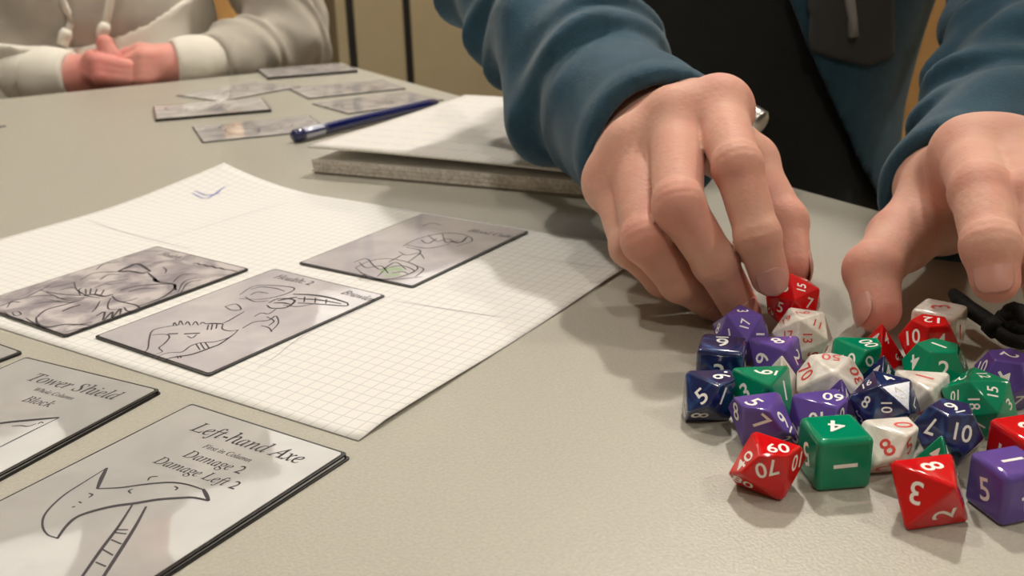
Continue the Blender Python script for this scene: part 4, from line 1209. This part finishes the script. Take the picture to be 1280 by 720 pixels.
def sleeve(name, chain, radii, m, parent, voxel=2.6, k=16, amp=2.2, per=30.0, seed=0.0, hem=True, inner=3.2, tilt=None):
    pr = [cap(chain[i], chain[i + 1], radii[i], radii[i + 1]) for i in range(len(chain) - 1)]
    lo, hi = bounds(pr, 8)
    fl = Field(lo, hi, voxel)
    blend(fl, pr, k)
    X, Y, Z = fl.pts()
    c = chain[0]; d = c - chain[1]; d = d / np.linalg.norm(d)
    s = np.sqrt((X - c[0])**2 + (Y - c[1])**2 + (Z - c[2])**2)
    e1 = np.cross(d, [0, 0, 1.]); e1 /= np.linalg.norm(e1); e2 = np.cross(d, e1)
    g1 = ((X - c[0]) * e1[0] + (Y - c[1]) * e1[1] + (Z - c[2]) * e1[2]) / 40
    g2 = ((X - c[0]) * e2[0] + (Y - c[1]) * e2[1] + (Z - c[2]) * e2[2]) / 40
    ramp = np.clip((s - 22) / 40, 0, 1) * (1 - .65 * np.clip((s - 190) / 140, 0, 1))
    ph = 2 * math.pi * s / per
    w = np.sin(.55 * ph + 3.1 * g1 + 1.6 * np.sin(1.7 * g2 + seed) + seed) + .8 * np.sin(.8 * ph - 3.4 * g2 + 2.2 * np.sin(1.3 * g1 + .4 * ph) + 2 * seed) + .55 * np.sin(4.2 * g1 - 2.5 * g2 + .35 * ph + 3 * seed) * np.sin(.3 * ph + g1)
    w = np.clip(np.sign(w) * np.abs(w)**1.2 - .25, -1.9, 2.2)
    fl.F = (fl.F - amp * ramp * w).astype(np.float32)
    if hem: fl.F = (fl.F - 1.3 * np.exp(-((s - radii[0]) / 5.0)**2 * 0) * np.clip(1 - np.abs(((X - c[0]) * d[0] + (Y - c[1]) * d[1] + (Z - c[2]) * d[2]) + 6) / 7.5, 0, 1)).astype(np.float32)
    pl = (X - c[0]) * d[0] + (Y - c[1]) * d[1] + (Z - c[2]) * d[2]
    fl.F = np.maximum(fl.F, pl.astype(np.float32))
    q = cap(c + d * 30, c - d * 36, radii[0] - inner + 1, radii[0] - inner - 9)
    fl.F = -smin(-fl.F, prim_dist(q, X, Y, Z), 1.5)
    V, Q = surface(fl)
    return link(name, np_mesh(name, V, Q), m, parent)

def torso(L, prims, voxel, k, cutters=None, amp=0, seed=0.0, zlo=None):
    lo, hi = bounds(prims, 8)
    fl = Field(lo, hi, voxel)
    blend(fl, prims, k)
    X, Y, Z = fl.pts()
    if amp:
        w = np.sin(Z / 17 + .04 * X + seed + 1.6 * np.sin(Y / 60 + X / 45)) + .6 * np.sin(X / 23 + Z / 31 + 2 * seed) 
        fl.F = (fl.F - amp * w).astype(np.float32)
    if cutters: cutters(fl, X, Y, Z)
    return surface(fl)
def coords(L0, l, f, X, Y, Z):
    return (X - L0[0]) * l[0] + (Y - L0[1]) * l[1], (X - L0[0]) * f[0] + (Y - L0[1]) * f[1]

# shirt and jacket
LS = 75.0
tp = [cap(L1(-44, 0, -215), L1(-44, 0, 90), 88, 88), cap(L1(16, 0, -215), L1(16, 0, 90), 88, 88), cap(L1(-44, 0, 90), L1(-44 + LS * .8, 0, 240), 88, 88), cap(L1(16, 0, 90), L1(20 + LS * .8, 0, 240), 88, 88),
      cap(sR * .8 + sL * .2, sR * .2 + sL * .8, 54, 54)]
V, Q = torso(L1, tp, 4.5, 40, None, 1.0, .4)
link('black_shirt', np_mesh('black_shirt', V, Q), MT['tee'], person)
nk0, nk1 = L1(LS, 0, 290), L1(LS + 30, 8, 372)
jp = [cap(L1(-44, 0, -150), L1(-44, 0, 90), 98, 98), cap(L1(16, 0, -150), L1(16, 0, 90), 98, 98), cap(L1(-44, 0, 90), L1(-44 + LS * .8, 0, 238), 98, 100), cap(L1(16, 0, 90), L1(20 + LS * .8, 0, 238), 98, 100),
      cap(sR, sL, 65, 65), cap(nk0, nk1, 76, 72)]
jin = [cap(L1(-44, 0, -400), L1(-44, 0, 90), 89, 89), cap(L1(16, 0, -400), L1(16, 0, 90), 89, 89), cap(L1(-44, 0, 90), L1(-44 + LS * .8, 0, 238), 89, 91), cap(L1(16, 0, 90), L1(20 + LS * .8, 0, 238), 89, 91),
       cap(sR, sL, 56, 56), cap(nk0, nk1 * 1.0 + np.array([0, 0, 80]), 66, 62)]
def jcut(fl, X, Y, Z):
    G = np.full(fl.n, 60.0, np.float32)
    for p in jin: G = smin(G, prim_dist(p, X, Y, Z), 40)
    a, b = coords(T1, l1, f1, X, Y, Z)
    a = a - LS * np.clip((Z - 90) / 210, 0, 1.2)
    al = np.clip(47 + (89 - Z) * .41, 8, 112); ar = np.clip(-78 - (89 - Z) * .3, -112, -8)
    op = np.maximum(np.maximum(a - al, ar - a), -b)
    F = np.maximum(fl.F, -G)
    F = np.maximum(F, -op)
    F = np.maximum(F, -200 - Z)
    fl.F = np.maximum(F, Z - 392).astype(np.float32)
V, Q = torso(L1, jp, 3.2, 40, jcut)
jacket = link('fleece_jacket', np_mesh('fleece_jacket', V, Q), MT['fleece'], person)
sleeve('sleeve', [at(823, 184, 434), at(738, 110, 503), at(656, -35, 592), sR], [33.5, 39, 47, 58], MT['fleece'], jacket, amp=3.0, per=34, seed=.3)
sleeve('sleeve', [at(1203, 254, 428), at(1277, 118, 508), at(1302, -30, 600), sL], [35, 39.5, 46, 58], MT['fleece'], jacket, amp=2.8, per=36, seed=2.1)
def pcut(fl, X, Y, Z):
    G = np.full(fl.n, 60.0, np.float32)
    for p in jp: G = smin(G, prim_dist(p, X, Y, Z), 40)
    a, b = coords(T1, l1, f1, X, Y, Z)
    bx_ = np.maximum(np.maximum(np.abs(a - 84 - (Z - 70) * -.06) - 24, -b), np.maximum(44 + .35 * np.abs(a - 95) - Z, Z - 190))
    fl.F = np.maximum(np.maximum(G - 3.4, -(G + 4.5)), bx_).astype(np.float32)
pp_ = [cap(L1(70, 60, 30), L1(110, 60, 190), 60, 60)]
V, Q = torso(L1, pp_, 2.6, 10, pcut)
link('chest_pocket', np_mesh('chest_pocket', V, Q), MT['patch'], jacket)
def on_front(px, py, off):
    d = C_F + C_R * (px - 640) / F_PX - C_U * (py - 360) / F_PX
    lo_, hi_ = 450.0, 900.0
    def val(t):
        p = C_O + d * t
        g = np.float32(60)
        for q in jp: g = smin(g, prim_dist(q, p[0], p[1], p[2]), 40)
        return g - off
    for t in np.arange(lo_, hi_, 4.0):
        if val(t) < 0: return C_O + d * t
    return C_O + d * 660
tube('pocket_zip', [np.array(mm(on_front(x, y, 5.5))) for x, y in ((1056, -60), (1059, -25), (1062, 0), (1065, 22), (1067, 46))], .0034, MT['zip'], jacket, 8)
zt = at(953, 156, 545)
zv = at(930, 142, 552) - zt
tg, tgf = [], []
P = [zt + zv * k / 12.0 for k in range(0, 13)]
tube('drawcord_toggle', [np.array(mm(p)) for p in P], [.004, .0064, .0074, .0068, .0075, .0068, .0075, .0068, .0075, .0068, .0072, .006, .004], MT['silver'], jacket, 14)

def legs(L, parent, m, hipz=-205):
    pr = []
    for s in (-1, 1):
        pr += [cap(L(s * 78, -30, hipz), L(s * 95, 350, hipz - 20), 82, 60), cap(L(s * 95, 352, hipz - 22), L(s * 95, 362, -690), 56, 46)]
    pr.append(cap(L(-60, -20, hipz + 20), L(60, -20, hipz + 20), 92, 92))
    lo, hi = bounds(pr, 10)
    fl = Field(lo, hi, 9.0); blend(fl, pr, 20)
    V, Q = surface(fl)
    link('trousers', np_mesh('trousers', V, Q), m, parent)
    for s in (-1, 1):
        pr = [cap(L(s * 95, 340, -702), L(s * 100, 505, -708), 36, 30), cap(L(s * 95, 352, -660), L(s * 95, 356, -700), 44, 40)]
        lo, hi = bounds(pr, 8); fl = Field(lo, hi, 6.0); blend(fl, pr, 14)
        V, Q = surface(fl); V[:, 2] = np.maximum(V[:, 2], -739.5)
        link('shoe', np_mesh('shoe', V, Q), MT['shoe'], parent)
legs(L1, person, MT['trousers'])
def hair(c, L, hz, parent, m, lean=0):
    pr = [('e', c + np.array([0, 0, 14]) + (L(0, -8, 0) - L(0, 0, 0)), [86, 100, 116], np.array([L(1, 0, 0) - L(0, 0, 0), L(0, 1, 0) - L(0, 0, 0), [0, 0, 1]]))]
    lo, hi = bounds(pr, 8); fl = Field(lo, hi, 5.0); blend(fl, pr, 5)
    X, Y, Z = fl.pts()
    o = L(0, 0, 0); l = L(1, 0, 0) - o; f = L(0, 1, 0) - o
    a, b = coords(o, l, f, X, Y, Z)
    face = np.maximum(lean + 75 - b, Z - (hz + 62))
    fl.F = np.maximum(fl.F - 2 * np.sin(a / 7 + Z / 30), -smin(face, np.maximum(Z - (hz - 60), -b * 0 + Z - (hz - 60)), 10)).astype(np.float32)
    V, Q = surface(fl)
    link('hair', np_mesh('hair', V, Q), m, parent)
hair(hc1, L1h, hz1, person, MT['hair'])
def eyes(L, hz, parent, lean=0):
    for s in (-1, 1):
        c = L(s * 32, lean + 98.5, hz + 8)
        V, Fc = sphere_geo(.0105, nu=14, nv=10)
        link('eye', mesh('eye', [np.array(v) + np.array(mm(c)) for v in V], Fc), mat('eye_white', (.75, .73, .70), .2), parent, True)
        V, Fc = sphere_geo(.0055, nu=12, nv=8); c = L(s * 32, lean + 104.2, hz + 7)
        link('iris', mesh('iris', [np.array(v) + np.array(mm(c)) for v in V], Fc), mat('iris_brown', (.05, .025, .01), .15), parent, True)
    V, Fc = tube_geo([np.array(mm(L(x, lean + 117 - abs(x) * .15, hz - 60))) for x in (-24, -12, 0, 12, 24)], [.002, .0045, .005, .0045, .002], 8)
    link('lips', mesh('lips', V, Fc), mat('lip_skin', (.45, .16, .13), .4), parent, True)
eyes(L1h, hz1, person)
chair(float(T1 @ UU) / 1000 + .02, float(T1 @ VV) / 1000 + .012, math.atan2(float(f1 @ VV), float(f1 @ UU)), 'beech chair under the person in the teal fleece')

# ===== the person in the pale hoodie
T2 = np.array([-478., 1170., 0.]); f2 = np.array([.46, -.888, 0]); l2 = np.array([.888, .46, 0])
def L2(a, b, z): return T2 + l2 * a + f2 * b + np.array([0, 0, z])
h0, h1 = 1040, 1046
rp_ = [('e', at(138, 90, h0 - 2), [31, 20, 22]), cap(at(105, 96, h0), at(75, 98, h0 + 6), 22, 24)]
rf = [[cap(at(116, 74 + 9 * i, h0 - 18), at(122 + 2 * i, 78 + 9 * i, h0 - 30), 9.5, 9), cap(at(122 + 2 * i, 78 + 9 * i, h0 - 30), at(160, 84 + 8 * i, h0 - 26), 9, 8)] for i in range(3)]
rf.append([cap(at(146, 86, h0 - 14), at(137, 70, h0 - 20), 11, 10), cap(at(137, 70, h0 - 20), at(131, 54, h0 - 22), 10, 8.5)])
lp_ = [('e', at(186, 84, h1 - 2), [33, 21, 21]), cap(at(212, 84, h1), at(238, 83, h1 + 10), 23, 24)]
lf2 = [[cap(at(196, 70 + 8 * i, h1 - 16), at(180, 72 + 9 * i, h1 - 27), 10, 9.5), cap(at(180, 72 + 9 * i, h1 - 27), at(158, 80 + 8 * i, h1 - 22), 9.5, 8.5)] for i in range(4)]
lf2.append([cap(at(198, 72, h1 - 12), at(176, 66, h1 - 18), 11, 10), cap(at(176, 66, h1 - 18), at(158, 70, h1 - 16), 10, 8.5)])
Va, Qa = hand_mesh(rp_, rf, 2.0, 8, 7)
Vc, Qc = hand_mesh(lp_, lf2, 2.0, 8, 7)
sR2, sL2 = L2(-165, 0, 312), L2(185, 0, 312)
eR2, eL2 = at(-70, 55, 1085), at(360, 50, 1165)
(Vb, Qb), hc2, hz2 = body_rest(L2, 360, (sR2, sL2), (eR2, eL2), (at(75, 98, h0 + 6), at(238, 83, h1 + 10)), 0.0, -60.0, -5.0)
L2h = lambda a, b, z: L2(a - 60, b, z)
V, Q = merge([(Va, Qa), (Vc, Qc), (Vb, Qb)])
me = np_mesh('hoodie_person_body', V, Q)
flush_attr(me, V, [(at(125, 90, h0 - 25), 26, .7), (at(132, 55, h0 - 20), 12, .6)])
person2 = link('person', me, MT['skin_pink'])
tag(person2, 'person in a pale beige hoodie with drawstrings, hands folded at the table edge', 'person')
h_n0, h_n1 = L2(-5, 5, 330), L2(-25, 12, 415)
hp = [cap(L2(-55, 0, -215), L2(-56, 0, 230), 96, 102), cap(L2(50, 0, -215), L2(50, 0, 230), 96, 100), cap(sR2, sL2, 68, 66), cap(h_n0, h_n1, 78, 74),
      ('e', L2(-5, -80, 345), [100, 62, 66], np.array([l2, f2, [0, 0, 1]])), cap(L2(-75, 5, 372), L2(-5, -70, 395), 26, 30), cap(L2(65, 5, 372), L2(-5, -70, 395), 26, 30)]
def hcut(fl, X, Y, Z):
    q = cap(h_n0, h_n1 + np.array([0, 0, 60]), 64, 62)
    fl.F = np.maximum(np.maximum(fl.F, Z - 425), -np.maximum(prim_dist(q, X, Y, Z), 370 - Z)).astype(np.float32)
V, Q = torso(L2, hp, 5.0, 40, hcut, 3.2, 2.0)
hoodie = link('hoodie', np_mesh('hoodie', V, Q), MT['hoodie'], person2)
sleeve('sleeve', [at(262, 80, 1066), at(300, 74, 1105), at(360, 50, 1165), sL2], [31, 37, 44, 60], MT['hoodie'], hoodie, voxel=3.2, amp=2.6, per=26, seed=1.0)
sleeve('sleeve', [at(50, 100, 1048), at(-10, 80, 1062), at(-70, 55, 1085), sR2], [33, 38, 47, 66], MT['white_knit'], hoodie, voxel=3.2, amp=2.6, per=26, seed=4.0)
sleeve('shirt_cuff', [at(216, 84, 1046), at(240, 83, 1056), at(275, 78, 1078)], [25.5, 27.5, 28], MT['white_knit'], person2, voxel=2.4, amp=.4, per=14, hem=False, inner=2.2)
sleeve('shirt_cuff', [at(93, 97, 1040), at(62, 99, 1044), at(30, 96, 1052)], [26, 29, 30], MT['white_knit'], person2, voxel=2.4, amp=.8, per=14, hem=False, inner=2.2)
def scut(fl, X, Y, Z):
    a, b = coords(T2, l2, f2, X, Y, Z)
    edge = 40 - 10 * np.cos(a / 50) + np.clip(a, 0, 200) * .22
    F = np.maximum(fl.F, Z - edge)
    fl.F = np.maximum(F, -120 - Z).astype(np.float32)
sp_ = [cap(L2(-55, 2, -215), L2(-56, 2, 260), 101, 107), cap(L2(50, 2, -215), L2(50, 2, 260), 101, 105)]
V, Q = torso(L2, sp_, 4.0, 40, scut, 3.6, 5.0)
link('white_shirt_hem', np_mesh('white_shirt_hem', V, Q), MT['white_knit'], person2)
def hood_front(px, py, off):
    d = C_F + C_R * (px - 640) / F_PX - C_U * (py - 360) / F_PX
    for t in np.arange(800.0, 1300.0, 3.0):
        p = C_O + d * t
        g = np.float32(60)
        for q in hp: g = smin(g, prim_dist(q, p[0], p[1], p[2]), 40)
        if g < off: return p
    return C_O + d * 1060
for pts in (((72, -40), (77, 0), (84, 14), (88, 30), (84, 40)), ((140, -40), (138, 0), (135, 18), (132, 32))):
    o = tube('drawstring', [np.array(mm(hood_front(x, y, 6.0))) for x, y in pts], .0042, MT['white_knit'], hoodie, 8)
    x, y = pts[-1]
    tube('drawstring_knot', [np.array(mm(hood_front(x, y - 3, 7.0))), np.array(mm(hood_front(x - 2, y + 3, 7.5))), np.array(mm(hood_front(x - 6, y + 16, 7.0)))], [.005, .0068, .0058], MT['white_knit'], o, 8)
legs(L2, person2, MT['trousers'])
hair(hc2, L2h, hz2, person2, MT['hair'])
eyes(L2h, hz2, person2)
chair(float(T2 @ UU) / 1000 + .035, float(T2 @ VV) / 1000 + .02, math.atan2(float(f2 @ VV), float(f2 @ UU)), 'beech chair under the person in the pale hoodie')
